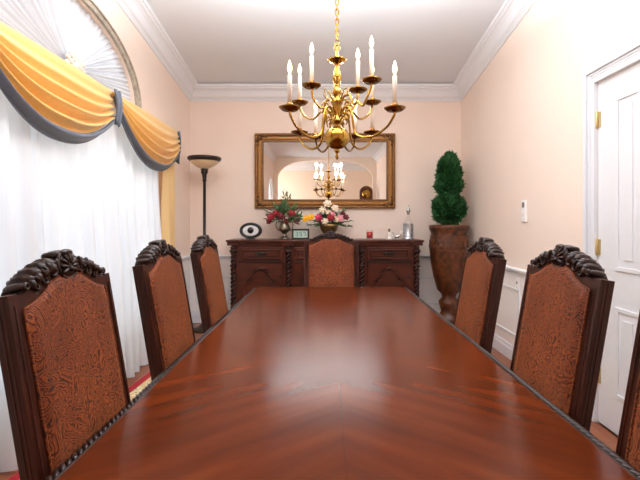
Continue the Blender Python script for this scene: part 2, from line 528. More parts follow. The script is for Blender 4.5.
# painted wainscot skins
mb = MB(); mb.box(XL, XL+.004, 4.95, YB, 0, RZ-.03); mb.box(XL, XR, YB-.004, YB, 0, RZ-.03); mb.box(XR-.004, XR, 3.18, YB, 0, RZ-.03)
struct(mb.build('trim_8', M['wains']))
mb = MB(); sweep_y(mb, BASEP, XL, 1, YR, YB, lambda y: 0); struct(mb.build('baseboard_left', M['white']))
mb = MB(); sweep_y(mb, BASEP, XR, -1, 3.19, YB, lambda y: 0); sweep_y(mb, BASEP, XR, -1, YR, DY0-.17, lambda y: 0); struct(mb.build('baseboard_right', M['white']))
mb = MB(); sweep_x(mb, BASEP, YB, XL, XR, 0); struct(mb.build('baseboard_back', M['white']))

# door in the right wall -------------------------------------------
CAS = .115
mb = MB()
for (y0, y1, z0, z1) in ((DY1+.002, DY1+CAS-.002, 0, DZ+CAS-.002), (DY0-CAS+.002, DY0-.002, 0, DZ+CAS-.002), (DY0-.002, DY1+.002, DZ+.002, DZ+CAS-.002)):
    mb.box(XR-.02, XR, y0, y1, z0+.001, z1)
for (o, w, t) in ((.0,.03,.03),(.045,.010,.026),(.062,.010,.028),(.08,.035,.04)):
    mb.box(XR-t, XR-.001, DY1+o, DY1+o+w, .002, DZ+o+w, bev=.004)
    mb.box(XR-t, XR-.001, DY0-o-w, DY0-o, .002, DZ+o+w, bev=.004)
    mb.box(XR-t, XR-.001, DY0-o, DY1+o, DZ+o, DZ+o+w, bev=.004)
struct(mb.build('trim_9', M['white']))
door = thing('door_1', 'white panelled door with brass hinges in the right wall', 'door', (XR+.001, DY0, 0))
door['kind'] = 'structure'
W = DY1-DY0
mb = MB(); mb.box(0, .045, .002, W-.0015, .012, DZ-.002)
x = -.0
pans = [(.17+.0, W/2-.05, .255, .86), (W/2+.05, W-.185, .255, .86), (.17, W/2-.05, 1.1, 2.26), (W/2+.05, W-.185, 1.1, 2.26)]
mb.build('door_slab', M['white'], door)
for (a, b, z0, z1) in pans:
    m2 = MB()
    w = .03
    for (ya, yb, za, zb) in ((a,b,z0,z0+w),(a,b,z1-w,z1),(a,a+w,z0+w,z1-w),(b-w,b,z0+w,z1-w)):
        m2.box(-.009, .002, ya, yb, za, zb, bev=.006)
    m2.box(-.007, .002, a+.075, b-.075, z0+.075, z1-.075, bev=.006)
    m2.build('door_panel', M['white'], door)
for z in (.345, 1.25, 2.15):
    m2 = MB(); m2.box(-.006, .004, W-.03, W-.008, z-.055, z+.055)
    m2.lathe([(.0,-.062),(.007,-.058),(.009,-.055),(.009,.055),(.007,.058),(0,.064)], 10, Matrix.Translation((-.012, W-.004, z)))
    m2.build('hinge', M['hinge'], door)['label'] = 'brass hinge'
mb = MB(); mb.lathe([(.0,0),(.028,0),(.028,.006),(.012,.01),(.012,.03),(.03,.045),(.03,.06),(.018,.07),(0,.07)], 16, Matrix.Translation((0,.08,1.0)) @ Matrix.Rotation(-PI/2,4,'Y'))
mb.build('door_knob', M['brass'], door)

# windows in the left wall -----------------------------------------
win = thing('window_1', 'wide white window behind the sheer curtains', 'window', (XL-T/2, 0, 0)); win['kind'] = 'structure'
mb = MB()
for (a, b, z0, z1) in ((W1A,W1A+.07,W1Z0,W1Z1),(W1B-.07,W1B,W1Z0,W1Z1),(W1A+.07,W1B-.07,W1Z0,W1Z0+.07),(W1A+.07,W1B-.07,W1Z1-.07,W1Z1)):
    mb.box(-.03, .03, a, b, z0, z1)
for k in (1, 2):
    y = W1A+(W1B-W1A)*k/3; mb.box(-.025, .025, y-.04, y+.04, W1Z0+.07, W1Z1-.07)
mb.box(-.02, .02, W1A+.07, W1B-.07, 1.4, 1.45)
mb.build('window_frame', M['white'], win)
MB().box(-.003, .003, W1A+.06, W1B-.06, W1Z0+.06, W1Z1-.06).build('pane', M['pane'], win)
# arched window: casing on the wall, frame, pane
def ell(a, b, n=48, c=WC, z=WBASE):
    return [(c + a*math.cos(PI*k/n), z + b*math.sin(PI*k/n)) for k in range(n+1)]
SW = Matrix(((0,-1,0,0),(1,0,0,0),(0,0,1,0),(0,0,0,1)))        # (x,z) outline -> along world y
win2 = thing('window_2', 'half-round window with a grey-brown casing above the gold valance', 'window', (XL, 0, 0)); win2['kind'] = 'structure'
mb = MB(); mb.ring(ell(1.10,.635), ell(1.03,.577), -.028, -.001, SW, closed=False); mb.ring(ell(1.10,.635), ell(1.082,.62), -.04, -.0275, SW, closed=False)
mb.build('casing', M['arch'], win2)
mb = MB(); mb.ring(ell(1.025,.57), ell(.97,.52), T/2-.03, T/2+.03, SW, closed=False); mb.box(-T/2-.03, -T/2+.03, WC-1.0, WC+1.0, WBASE+.002, WBASE+.04)
mb.build('window_frame', M['white'], win2)
mb = MB(); mb.prism(ell(1.0,.55), T/2-.003, T/2+.003, SW); mb.build('pane', M['pane'], win2)
# rear arched window (seen in the mirror)
win3 = thing('window_3', 'tall arched window near the rear of the left wall', 'window', (XL-T/2, 0, 0)); win3['kind'] = 'structure'
c3, a3 = (W3A+W3B)/2, (W3B-W3A)/2
def arch3(d, n=24):
    return [(c3+a3-d, W3Z0+d)] + [(c3+(a3-d)*math.cos(PI*k/n), W3S+(.5-d)*math.sin(PI*k/n)) for k in range(n+1)] + [(c3-a3+d, W3Z0+d)]
mb = MB(); mb.ring(arch3(.003), arch3(.07), -.03, .03, SW); 
for y in (c3-.02,): mb.box(-.015,.015,y,y+.04,W3Z0+.07,W3S+.42)
mb.box(-.015,.015,W3A+.06,W3B-.06,W3S-.02,W3S+.02); mb.box(-.015,.015,W3A+.06,W3B-.06,1.4,1.44)
mb.build('window_frame', M['white'], win3)
mb = MB(); mb.prism(arch3(.06), -.003, .003, SW); mb.build('pane', M['pane'], win3)
mb = MB(); mb.ring(arch3(-.09), arch3(.0), -T/2-.025, -T/2-.001, SW); mb.build('casing', M['white'], win3)

# ------------------------------------------------------------------ curtains
# sunburst voile in the arched window
sun = thing('sunburst_sheer', 'white pleated sunburst sheer filling the half-round window', 'curtain', (XL, WC, WBASE))
def sunfn(u, v):
    a = R(1.5) + (PI-R(3))*u
    pl = math.sin(u*2*PI*44) + .6*math.sin(u*2*PI*17+1)
    rr = .07 + .93*v
    return (-.035 + .022*pl*(.3+.7*v)*(1-.75*v**8) - .03*math.sin(PI*v)*.5, 1.029*rr*math.cos(a), .005 + .573*rr*math.sin(a))
mb = MB(); mb.sheet(sunfn, 400, 8); mb.build('pleats', M['fan'], sun)
mb = MB()
for (r0, n) in ((.105, 12), (.07, 9), (.035, 6)):
    for k in range(n):
        a = 2*PI*k/n + r0*30
        mb.ball((.006+.25*(.1-r0), r0*math.cos(a), .02+r0*math.sin(a)*.85), (.014,.03,.022), (a,0,0), 8, 6)
mb.ball((.03,0,.02), (.014,.02,.02))
mb.build('rosette', M['arch2'], sun)

# valance with three swags
val = thing('swag_valance', 'gold satin swag valance with slate borders above the left window', 'valance', (0,0,0))
VX, VT = -1.775, 2.515
MB().box(XL+.045, VX-.005, .5, 5.09, VT-.05, VT-.004).build('board', M['gold'], val)
def swag(ya, yb, depth, seed):
    def fn(u, v):
        sh = 1-abs(2*u-1)**2.3
        hend = .05+.22*u
        z = VT - hend*v - (depth-hend)*v*sh - .012*math.sin(PI*v)*math.sin(7*u+seed)
        fold = math.sin(2*PI*(5.6*v**1.25) + .7*math.sin(3*u+seed) + seed)
        amp = .046*(min(1, v*1.7))*(1-.6*v**6)*(.5+.5*sh)
        bulge = .075*math.sin(PI*(v*.72+.08))*(.35+.65*sh)
        return (VX + bulge + amp*fold, ya + (yb-ya)*u + .012*math.sin(9*v+seed)*(1-sh), z)
    mb = MB(); mb.sheet(lambda u, v: fn(u, v*.885), 48, 60)
    s = mb.build('swag', M['gold'], val, solid=.004)
    mb = MB(); mb.sheet(lambda u, v: (fn(u, .885+.115*v)[0]+.016, *fn(u, .885+.135*v)[1:]), 48, 6)
    mb.build('border', M['slate'], s, solid=.006)['label'] = 'slate grey border band'
for i, (a, b) in enumerate(((.5,2.04),(2.03,3.50),(3.52,5.09))):
    swag(a, b, .55, 1.3*i)
# slate tails between / at the end of the swags
def tail(y0, y1, drop, name='tail'):
    mb = MB()
    mb.sheet(lambda u, v: (VX+.05+.018*math.sin(u*2*PI*1.5)+.02*math.sin(PI*v), y0+(y1-y0)*(u*(1-.35*v)+.17*v), VT+.002-drop*v*(1+.15*u)), 14, 12)
    mb.build(name, M['slate'], val, solid=.006)['label'] = 'slate grey tail'
tail(3.47, 3.56, .26); tail(1.99, 2.08, .26)
mb = MB(); mb.sheet(lambda u, v: (VX-.10+.150*u+.01*math.sin(5*v), 5.095-.035*max(0,u-.55)*2+.008*math.sin(PI*u), VT+.002-.3*v-.1*v*u), 6, 12)
mb.build('tail', M['slate'], val, solid=.006)['label'] = 'slate grey end return'

# sheers
def sheer(name, label, y0, y1, x, z1, z0, amp, wl, mat, seed, flare=0.0):
    L = y1-y0; n = int(L/.018)
    def fn(u, v):
        y = y0+L*u
        ph = 2*PI*y/wl
        w = math.sin(ph + 1.6*math.sin(ph*.31+seed) + .25*math.sin(3*v+y)) + .25*math.sin(2.3*ph+seed)
        w2 = noise.noise(Vector((y*2.2, v*1.1, seed)))
        a = amp*(.2+1.5*min(1,v*1.6))
        return (x + a*w + .03*w2*v + flare*v*v, y + .03*w2*v, z1 + (z0-z1)*v + .012*noise.noise(Vector((y*6, 0, seed+5)))*v)
    mb = MB(); mb.sheet(fn, n, 26)
    return tag(mb.build(name, mat), label, 'curtain')
sheer('sheer_curtain', 'white sheer curtain nearest the camera, left of the first chair', -.2, 2.61, -1.85, 2.46, .02, .046, .2, M['sheer'], 2.0, .03)
sheer('sheer_curtain', 'white sheer curtain hanging behind the first and second left chairs', 2.612, 4.72, -1.85, 2.46, .02, .046, .19, M['sheer'], 4.1, .03)
sheer('drape_panel', 'narrow gold drape at the far end of the left window', 4.75, 5.1, -1.80, 2.46, .02, .028, .12, M['golddrape'], 1.0)

# ------------------------------------------------------------------ rug
rug = thing('area_rug', 'cream patterned rug with a red border under the dining table', 'rug', (0,2.2,.0), R(-2.8))
RX0, RX1, RY0, RY1 = -1.745, 1.55, -2.6, 2.7
mb = MB(); mb.box(RX0+.065, RX1-.065, RY0+.065, RY1-.065, .002, .0105); mb.build('field', M['rug'], rug)
mb = MB()
for (a,b,c,d) in ((RX0,RX0+.065,RY0,RY1),(RX1-.065,RX1,RY0,RY1),(RX0+.065,RX1-.065,RY0,RY0+.065),(RX0+.065,RX1-.065,RY1-.065,RY1)):
    mb.box(a,b,c,d,.002,.0115)
mb.build('border', M['rugred'], rug)['label'] = 'plain red border'
RUGZ = .012

# ------------------------------------------------------------------ dining table
TX, TY0, TY1, TZ = .055, .30, 4.317, .775
HW = .777
tab = thing('dining_table', 'long glossy brown dining table with carved edge filling the foreground', 'table', (TX, 2.06, RUGZ))
zt = TZ-RUGZ
Y0, Y1 = TY0-2.06, TY1-2.06
IW = HW-.045
def rrect(hw, y0, y1, r, n=6):
    p = []
    for (cx, cy, a0) in ((hw-r,y1-r,0),(-hw+r,y1-r,PI/2),(-hw+r,y0+r,PI),(hw-r,y0+r,1.5*PI)):
        for k in range(n+1):
            a = a0+PI/2*k/n; p.append((cx+r*math.cos(a), cy+r*math.sin(a)))
    return p
def slab(mb, pts, z0, z1):
    n = len(pts)
    mb.raw([(p[0],p[1],z0) for p in pts]+[(p[0],p[1],z1) for p in pts],
           [tuple(range(n-1,-1,-1)), tuple(range(n,2*n))]+[(i,(i+1)%n,n+(i+1)%n,n+i) for i in range(n)])
mb = MB(); slab(mb, rrect(IW, Y0+.045, Y1-.045, .035), zt-.04, zt); mb.build('tabletop', M['table'], tab, bevel=.003)
mb = MB()
def band(mb, o, i, z0, z1):
    n = len(o)
    v = [(*p, z0) for p in o]+[(*p, z0) for p in i]+[(*p, z1) for p in o]+[(*p, z1) for p in i]
    f = []
    for k in range(n):
        j = (k+1)%n
        f += [(k,n+k,n+j,j),(2*n+k,2*n+j,3*n+j,3*n+k),(k,j,2*n+j,2*n+k),(n+j,n+k,3*n+k,3*n+j)]
    mb.raw(v, f)
band(mb, rrect(HW-.006, Y0+.006, Y1-.006, .06), rrect(IW+.002, Y0+.043, Y1-.043, .036), zt-.062, zt-.012)
mb.tube([(p[0],p[1],zt-.006) for p in rrect(IW+.004, Y0+.041, Y1-.041, .037)]+[(IW+.004, Y1-.078, zt-.006)], .006, 6)
def rope(mb, p0, p1, nrm):
    p0, p1 = Vector(p0), Vector(p1); L = (p1-p0).length; n = int(L/.027)
    ang = math.atan2((p1-p0).y, (p1-p0).x)
    for k in range(n):
        c = p0.lerp(p1, (k+.5)/n)
        mb.ball(c, (.026,.0095,.0115), (0,0,ang+.62), 8, 6)
        mb.ball(c+Vector((0,0,-.028))+Vector(nrm)*.014, (.017,.01,.02), (0,.5,ang), 6, 5)
e = HW-.023
rope(mb, (-e,Y0+.06,zt-.011), (-e,Y1-.06,zt-.011), (-1,0,0)); rope(mb, (e,Y1-.06,zt-.011), (e,Y0+.06,zt-.011), (1,0,0))
rope(mb, (-e+.04,Y1-.023,zt-.011), (e-.04,Y1-.023,zt-.011), (0,1,0)); rope(mb, (e-.04,Y0+.023,zt-.011), (-e+.04,Y0+.023,zt-.011), (0,-1,0))
mb.build('edge_moulding', M['edge'], tab)['label'] = 'dark rope-carved edge moulding'
mb = MB(); 
for s in (-1,1): mb.box(s*.56-.015, s*.56+.015, Y0+.3, Y1-.3, zt-.12, zt-.041)
for y in (Y0+.3, Y1-.3): mb.box(-.575,.575,y-.015,y+.015,zt-.12,zt-.041)
mb.build('apron', M['cwood'], tab)
for y in (-1.05, 1.05):
    mb = MB()
    mb.lathe([(.16,.02),(.17,.06),(.1,.1),(.09,.16),(.13,.26),(.145,.34),(.11,.44),(.07,.5),(.1,.54),(.1,.6),(.14,.64),(.14,zt-.041)], 24, Matrix.Translation((0,y,0)))
    for k in range(4):
        a = PI/4+PI/2*k; d = Vector((math.cos(a), math.sin(a), 0))
        mb.tube([Vector((0,y,0))+d*q+Vector((0,0,h)) for q, h in ((.1,.14),(.18,.1),(.24,.05),(.29,.035))], [.045,.04,.034,.036], 10)
    mb.build('pedestal', M['cwood'], tab)

# ------------------------------------------------------------------ chairs
TH = math.atan(.17)
BK = Matrix.Translation((0,0,.758)) @ Matrix.Rotation(-TH, 4, 'X')
def sym(right):
    """right-hand half outline from the centre top down -> full outline, left first"""
    return [(-x, z) for x, z in reversed(right)] + right[1:] if right[0][0] == 0 else [(-x, z) for x, z in reversed(right)] + right
def smooth_pts(ctrl, n):
    """Catmull-Rom through control points, n samples per span"""
    out = []
    P = [ctrl[0]]+list(ctrl)+[ctrl[-1]]
    for i in range(1, len(P)-2):
        for k in range(n):
            t = k/n
            q = []
            for d in range(len(P[0])):
                a,b,c,e_ = P[i-1][d],P[i][d],P[i+1][d],P[i+2][d]
                q.append(.5*((2*b)+(-a+c)*t+(2*a-5*b+4*c-e_)*t*t+(-a+3*b-3*c+e_)*t**3))
            out.append(tuple(q))
    out.append(tuple(ctrl[-1]))
    return out
HWC = .258
def chair_seat_bits(root):
    zs = .0
    mb = MB(); mb.box(-.25,.25,-.50,.06,.37,.44,bev=.012); mb.box(-.22,.22,-.512,-.49,.35,.40,bev=.008); mb.build('seat_frame', M['cwood'], root)
    def cush(u, v):
        pass
    mb = MB(); mb.box(-.24,.24,-.49,.0,.441,.505,bev=.03); mb.build('seat', M['velvet'], root)
    for sx in (-1,1):
        mb = MB(); mb.lathe([(.018,.0),(.03,.01),(.034,.03),(.02,.05),(.018,.08),(.028,.16),(.033,.24),(.022,.3),(.03,.32),(.03,.371)], 14, Matrix.Translation((sx*.21,-.45,0)))
        mb.build('leg', M['cwood'], root)
        mb = MB(); mb.tube([(sx*.225,.125,.004),(sx*.225,.125,.02),(sx*.225,.09,.12),(sx*.225,.02,.30),(sx*.225,.0,.42)], [.024,.024,.024,.026,.028], 8)
        mb.build('leg', M['cwood'], root)
    mb = MB()
    for sx in (-1,1): mb.tube([(sx*.212,-.44,.14),(sx*.22,.08,.14)], .013, 8)
    mb.tube([(-.215,-.18,.14),(.215,-.18,.14)], .013, 8)
    mb.build('stretcher', M['cwood'], root)

def make_chair(name, label):
    root = thing(name, label, 'chair', (0,0,0), 0, 'carved high-back dining chairs around the table')
    chair_seat_bits(root)
    # back frame: outer and inner outlines
    oc = [(0,.532),(.05,.528),(.10,.512),(.14,.492),(.18,.475),(.222,.462)]
    ic = [(0,.4985),(.05,.4965),(.09,.483),(.12,.460),(.155,.443),(.19,.432),(.212,.428)]
    o = smooth_pts(oc, 5) + [(.224,.470),(HWC,.470),(HWC,.2),(HWC,-.1),(HWC,-.345)]
    i = smooth_pts(ic, 5)
    while len(i) < len(o)-3: i.append((.212,.428))
    i += [(.212,.2),(.212,-.1),(.212,-.24)]
    i = i[:len(o)]
    oo = [(-x,z) for x,z in reversed(o)]+o[1:]
    ii = [(-x,z) for x,z in reversed(i)]+i[1:]
    mb = MB(); mb.ring(oo, ii, 0, .047, BK, closed=True)
    for s in (-1,1):
        for d in (.012,.024):
            mb.box(s*HWC-.0025, s*HWC+.0025, d, d+.005, -.3, .462, BK)
        mb.box(min(s*.236,s*.242), max(s*.236,s*.242), -.003, .002, -.28, .44, BK)
    mb.build('back_frame', M['cwood'], root, bevel=.004)
    # upholstered panel, puffed
    inner = smooth_pts(ic, 4)
    half = inner + [(.2125, .425-.066*k) for k in range(1, 11)]
    def edge_x(z):
        if z <= .428: return .2125
        for (xa, za), (xb, zb) in zip(inner, inner[1:]):
            if zb <= z <= za: return xa+(xb-xa)*((za-z)/(za-zb) if za > zb else 0)
        return 0.001
    zz = [-.245] + [-.245+.673*k/16 for k in range(1,17)] + [.428+.0702*(1-(1-k/14)**2) for k in range(1,15)]
    nu = 20
    v, f = [], []
    for z in zz:
        ex = edge_x(min(z,.4984))
        for k in range(nu+1):
            u = -1+2*k/nu
            x = ex*u
            dx = min(1, (1-abs(u))*ex/.035+.001); dz = min(1, min(z+.245, (.5005-1.7*x*x-z))/.035+.001)
            pf = math.sqrt(max(0, 1-(1-max(0,min(dx,1)))**2))*math.sqrt(max(0,1-(1-max(0,min(dz,1)))**2))
            v.append((x, .006-.020*pf, z))
    for j in range(len(zz)-1):
        for k in range(nu):
            a = j*(nu+1)+k
            f.append((a, a+1, a+nu+2, a+nu+1))
    mb = MB(); mb.raw(v, f, True, BK)
    mb.raw([(v_[0], .05, v_[2]) for v_ in v], f, True, BK)
    b = mb.build('backrest', M['velvet'], root)
    mb = MB(); 
    cord = [(-x,z) for x,z in reversed(half)]+half[1:]
    mb.tube([(x*.985, -.002, z-.003) for x,z in cord], .0045, 6, BK)
    mb.build('piping', M['velvet'], b)
    # carved crest: a low arch of rolled leaves either side of a shell
    mb = MB()
    def arc(x):                                   # height of the crest's top line
        t = min(1, abs(x)/.205)
        return .474 + .078*(1-t*t)**.75
    xs_ = [.205*math.sin(PI/2*k/14) for k in range(-14, 15)]
    mb.ring([(x, arc(x)-.006) for x in xs_], [(x, min(arc(x)-.012, .455+.052*(1-(x/.205)**2))) for x in xs_], .004, .058, BK, closed=False)
    for s in (-1,1):
        # leaves rolling from the front over the top to the back
        for (x, sx, sz, tl) in ((.066,.024,.020,.25),(.100,.024,.020,.5),(.133,.022,.018,.75),(.163,.019,.016,.95)):
            z = arc(x)-.012
            mb.ball((s*x, .026, z), (sx,.040,sz), (0, s*tl, 0), 14, 10, BK, disp=lambda p: 1+.11*math.cos(9*math.atan2(p.x, p.z)))
            mb.ball((s*(x+.012), -.010, z-.014), (sx*.75,.012,sz*.62), (.3, s*(tl+.5), 0), 10, 6, BK)
            mb.ball((s*(x-.006), -.012, z-.002), (.006,.010,sz*.8), (0, s*(tl-.3), 0), 8, 6, BK)
        # front scrolls and end curl
        for (x, z, r1, r2) in ((.070,.512,.015,.0065),(.112,.493,.013,.006),(.150,.478,.010,.005)):
            mb.torus((s*x,-.006,z), r1, r2, (PI/2,0,0), 16, 6, BK); mb.ball((s*x,-.008,z), r1*.5, m=BK, seg=8, rings=6)
        mb.ball((s*.196, .022, .484), (.017,.034,.012), (0, s*.35, 0), 12, 8, BK)
        mb.torus((s*.198,-.010,.483), .008, .005, (PI/2,0,0), 12, 6, BK)
        for k in range(5):
            a = R(15)+R(32)*k
            mb.ball((s*(.094+.024*math.cos(a)), -.012, .500+.024*math.sin(a)), (.017,.009,.006), (0,-s*a,0), 8, 6, BK)
        for k in range(4):
            mb.ball((s*(.052+.030*k), -.004, .532-.013*k), (.013,.010,.006), (0, s*(.4+.15*k), 0), 8, 6, BK)
    c = mb.build('crest', M['carve'], root)
    mb = MB()
    cz_ = .524
    mb.ball((0,-.002,cz_), (.046,.016,.043), (0,0,0), 16, 10, BK)
    for k in range(9):
        a = R(-20)+R(220)*k/8
        mb.ball((.026*math.cos(a), -.015, cz_-.008+.029*math.sin(a)), (.019,.008,.0068), (0,-a,0), 8, 6, BK)
    mb.torus((0,-.006,cz_),   .045, .0065, (PI/2,0,0), 22, 6, BK)
    mb.ball((0,-.018,cz_-.014), .009, m=BK, seg=10, rings=8)
    mb.ball((0,.026,.560), (.046,.040,.015), (0,0,0), 14, 8, BK, disp=lambda p: 1+.08*math.cos(10*math.atan2(p.x, p.z)))
    mb.ball((0,-.010,.563), (.03,.012,.011), (0,0,0), 10, 6, BK)
    mb.build('shell_boss', M['carve'], c)
    return root
XCL, XCR = -.735, .840
proto = make_chair('dining_chair', 'rust velvet dining chair closest to the camera on the left side')
proto.location = (XCL, 1.345, RUGZ); proto.rotation_euler = (0,0,PI/2)
dup(proto, (XCL, 2.15, RUGZ), PI/2, 'rust velvet dining chair in the middle of the left row')
dup(proto, (XCL, 2.96, RUGZ), PI/2, 'rust velvet dining chair farthest back on the left, before the floor lamp')
dup(proto, (XCR, .97, RUGZ), -PI/2, 'rust velvet dining chair cut off at the lower right edge of the photo')
dup(proto, (XCR, 1.67, RUGZ), -PI/2, 'rust velvet dining chair in front of the white door on the right')
dup(proto, (XCR, 2.51, RUGZ), -PI/2, 'rust velvet dining chair in front of the potted topiary on the right')
head = dup(proto, (.065, 4.36, RUGZ), 0, 'rust velvet dining chair at the far head of the table'); head.scale = (1.09, 1, 1.0)

# ------------------------------------------------------------------ sideboard
SX, SY0, SY1, SZ = .0, 5.53, 6.03, 1.20
sb = thing('sideboard', 'dark carved wood sideboard with twisted columns against the back wall', 'sideboard', (SX, SY0, 0))
hw = 1.23
D = SY1-SY0
mb = MB(); mb.box(-hw, hw, .045, D, .12, SZ-.075); mb.box(-hw-.03, hw+.03, .02, D, .0, .12, bev=.01); mb.box(-hw-.02, hw+.02, .022, D, .12, .16, bev=.012)
mb.build('body', M['swood'], sb)
mb = MB()
mb.box(-1.29, 1.29, -.005, D, SZ-.028, SZ, bev=.01); mb.box(-1.265, 1.265, .012, D, SZ-.05, SZ-.0285, bev=.008); mb.box(-1.24, 1.24, .03, D, SZ-.075, SZ-.0505, bev=.006)
for x in (-1.2,-.48,.48,1.2):
    mb.box(x-.09, x+.09, -.02, .06, SZ-.028, SZ-.0005, bev=.01); mb.box(x-.075, x+.075, -.006, .06, SZ-.075, SZ-.0285, bev=.008)
mb.build('top', M['swood'], sb)
for x in (-1.2,-.48,.48,1.2):
    mb = MB()
    for k in range(2):
        pts = [(x+.019*math.cos(8.5*2*PI*t/1.0*.9+PI*k), .03+.019*math.sin(8.5*2*PI*t*.9+PI*k), .2+(SZ-.36)*t) for t in [q/110 for q in range(111)]]
        mb.tube(pts, .019, 6)
    for (z0, z1, r) in ((.16,.2,.05),(SZ-.165,SZ-.13,.05),(SZ-.355,SZ-.325,.047)):
        mb.lathe([(r*.8,z0),(r,z0+.008),(r,z1-.008),(r*.8,z1)], 14, Matrix.Translation((x,.03,0)))
    for k in range(7):
        mb.ball((x+.018*math.cos(k*2.4), .018, SZ-.13+.007*k), (.02,.02,.014), (0,0,k), 8, 6)
    mb.build('column', M['sdark'], sb)
def bay(x0, x1, ndoor):
    # drawer
    z0, z1 = SZ-.275, SZ-.1
    mb = MB(); mb.box(x0, x1, .026, .05, z0, z1, bev=.006)
    w = .022
    for (a,b,c,d) in ((x0+.03,x1-.03,z0+.022,z0+.022+w),(x0+.03,x1-.03,z1-.022-w,z1-.022),(x0+.03,x0+.03+w,z0+.022,z1-.022),(x1-.03-w,x1-.03,z0+.022,z1-.022)):
        mb.box(a,b,.006,.03,c,d,bev=.008)
    mb.box(x0+.075,x1-.075,.014,.03,z0+.062,z1-.062,bev=.004)
    dr = mb.build('drawer', M['swood'], sb)
    cx = (x0+x1)/2; cz_ = (z0+z1)/2
    mb = MB(); mb.tube([(cx+.055*math.cos(a)*1.0, -.012-.008*math.sin(-a), cz_+.012+.034*math.sin(a)) for a in [PI+PI*k/12 for k in range(13)]], .005, 6)
    for s in (-1,1): mb.ball((cx+s*.055,.004,cz_+.012), (.02,.014,.018), seg=10, rings=6)
    mb.ball((cx,.008,cz_+.012),(.05,.008,.016),seg=10,rings=6)
    mb.build('handle', M['iron'], dr)
    # ledge
    wd = (x1-x0-.02*(ndoor-1))/ndoor
    for k in range(ndoor):
        a = x0+k*(wd+.02); b = a+wd
        mb = MB(); mb.box(a, b, .028, .05, .18, SZ-.3, bev=.005)
        ztop = SZ-.33
        c = (a+b)/2; h = wd/2-.05
        # arched raised moulding
        def outl(o):
            R_ = smooth_pts([(0,ztop-.02-o),(.10*h/.25,ztop-.045-o),(.45*h,ztop-.16-o*.9),(.62*h,ztop-.21-o*.8),(h*.85-o*.3,ztop-.225-o),(h-o,ztop-.27-o)],5)+[(h-o,.26+o)]
            return [(c-x,z) for x,z in reversed(R_)]+[(c+x,z) for x,z in R_[1:]]
        mb.ring(outl(0), outl(.024), .006, .03, closed=True)
        mb.prism(outl(.05), .016, .029)
        d = mb.build('door', M['swood'], sb)
        mb = MB()
        for s in (-1,1):
            for q in range(4):
                mb.ball((c+s*(.02+.035*q)*h/.22, .006, ztop-.05-.03*q-.012*q*q*.3), (.03,.010,.011), (0, s*(.5+.1*q), 0), 8, 6)
            mb.torus((c+s*.72*h,.008,ztop-.2),.02,.007,(PI/2,0,0),14,6)
        mb.ball((c,.006,ztop-.045),(.03,.014,.024),seg=10,rings=6)
        mb.build('door_carving', M['sdark'], d)
        kx = b-.03 if k == 0 else a+.03
        mb = MB(); mb.ball((kx,.012,.72),(.012,.014,.012),seg=10,rings=6); mb.box(kx-.008,kx+.008,.022,.029,.69,.75,bev=.003)
        mb.build('knob', M['iron'], d)
bay(-1.125,-.555,1); bay(-.405,.405,2); bay(.555,1.125,1)
mb = MB(); mb.box(-1.13,-.55,.012,.05,SZ-.298,SZ-.279,bev=.006); mb.box(-.41,.41,.012,.05,SZ-.298,SZ-.279,bev=.006); mb.box(.55,1.13,.012,.05,SZ-.298,SZ-.279,bev=.006)
mb.build('waist_moulding', M['sdark'], sb)
ST = SZ+.0005

# ------------------------------------------------------------------ mirror
mir = thing('wall_mirror', 'large gilt-framed mirror hanging on the back wall', 'mirror', (0,YB-.001,2.16))
mx, mz = .995, .53
bw = .125
def fr(o, z=None): return [(-mx+o,-mz+o),(mx-o,-mz+o),(mx-o,mz-o),(-mx+o,mz-o)]
mb = MB(); mb.ring(fr(0), fr(bw), -.03, 0)
mb.ring(fr(.0), fr(.032), -.06, -.029); mb.ring(fr(.045), fr(.088), -.05, -.029)
mb.build('frame', M['frame'], mir, bevel=.01)
mb = MB(); mb.ring(fr(.032), fr(.046), -.038, -.0295); mb.ring(fr(.1), fr(bw), -.042, -.0295)
for (a, b) in (((-mx+.016,-mz+.016),(mx-.016,-mz+.016)),((mx-.016,-mz+.016),(mx-.016,mz-.016)),((mx-.016,mz-.016),(-mx+.016,mz-.016)),((-mx+.016,mz-.016),(-mx+.016,-mz+.016))):
    n = 60 if a[1] == b[1] else 32
    for k in range(n):
        t = (k+.5)/n; mb.ball((a[0]+(b[0]-a[0])*t, -.061, a[1]+(b[1]-a[1])*t), (.011,.008,.011), seg=6, rings=4)
for sx in (-1,1):
    for sz in (-1,1):
        for (dx,dz,r) in ((.065,.065,.04),(.11,.04,.026),(.04,.11,.026),(.16,.05,.02),(.05,.16,.02)):
            mb.ball((sx*(mx-dx),-.05,sz*(mz-dz)),(r,.02,r),seg=10,rings=6)
mb.build('frame_ornament', M['framedk'], mir)
mb = MB(); mb.box(-mx+bw-.01, mx-bw+.01, -.024, -.012, -mz+bw-.01, mz-bw+.01, Matrix.Rotation(R(.5),4,'X'))
mb.build('mirror_glass', M['mirror'], mir)

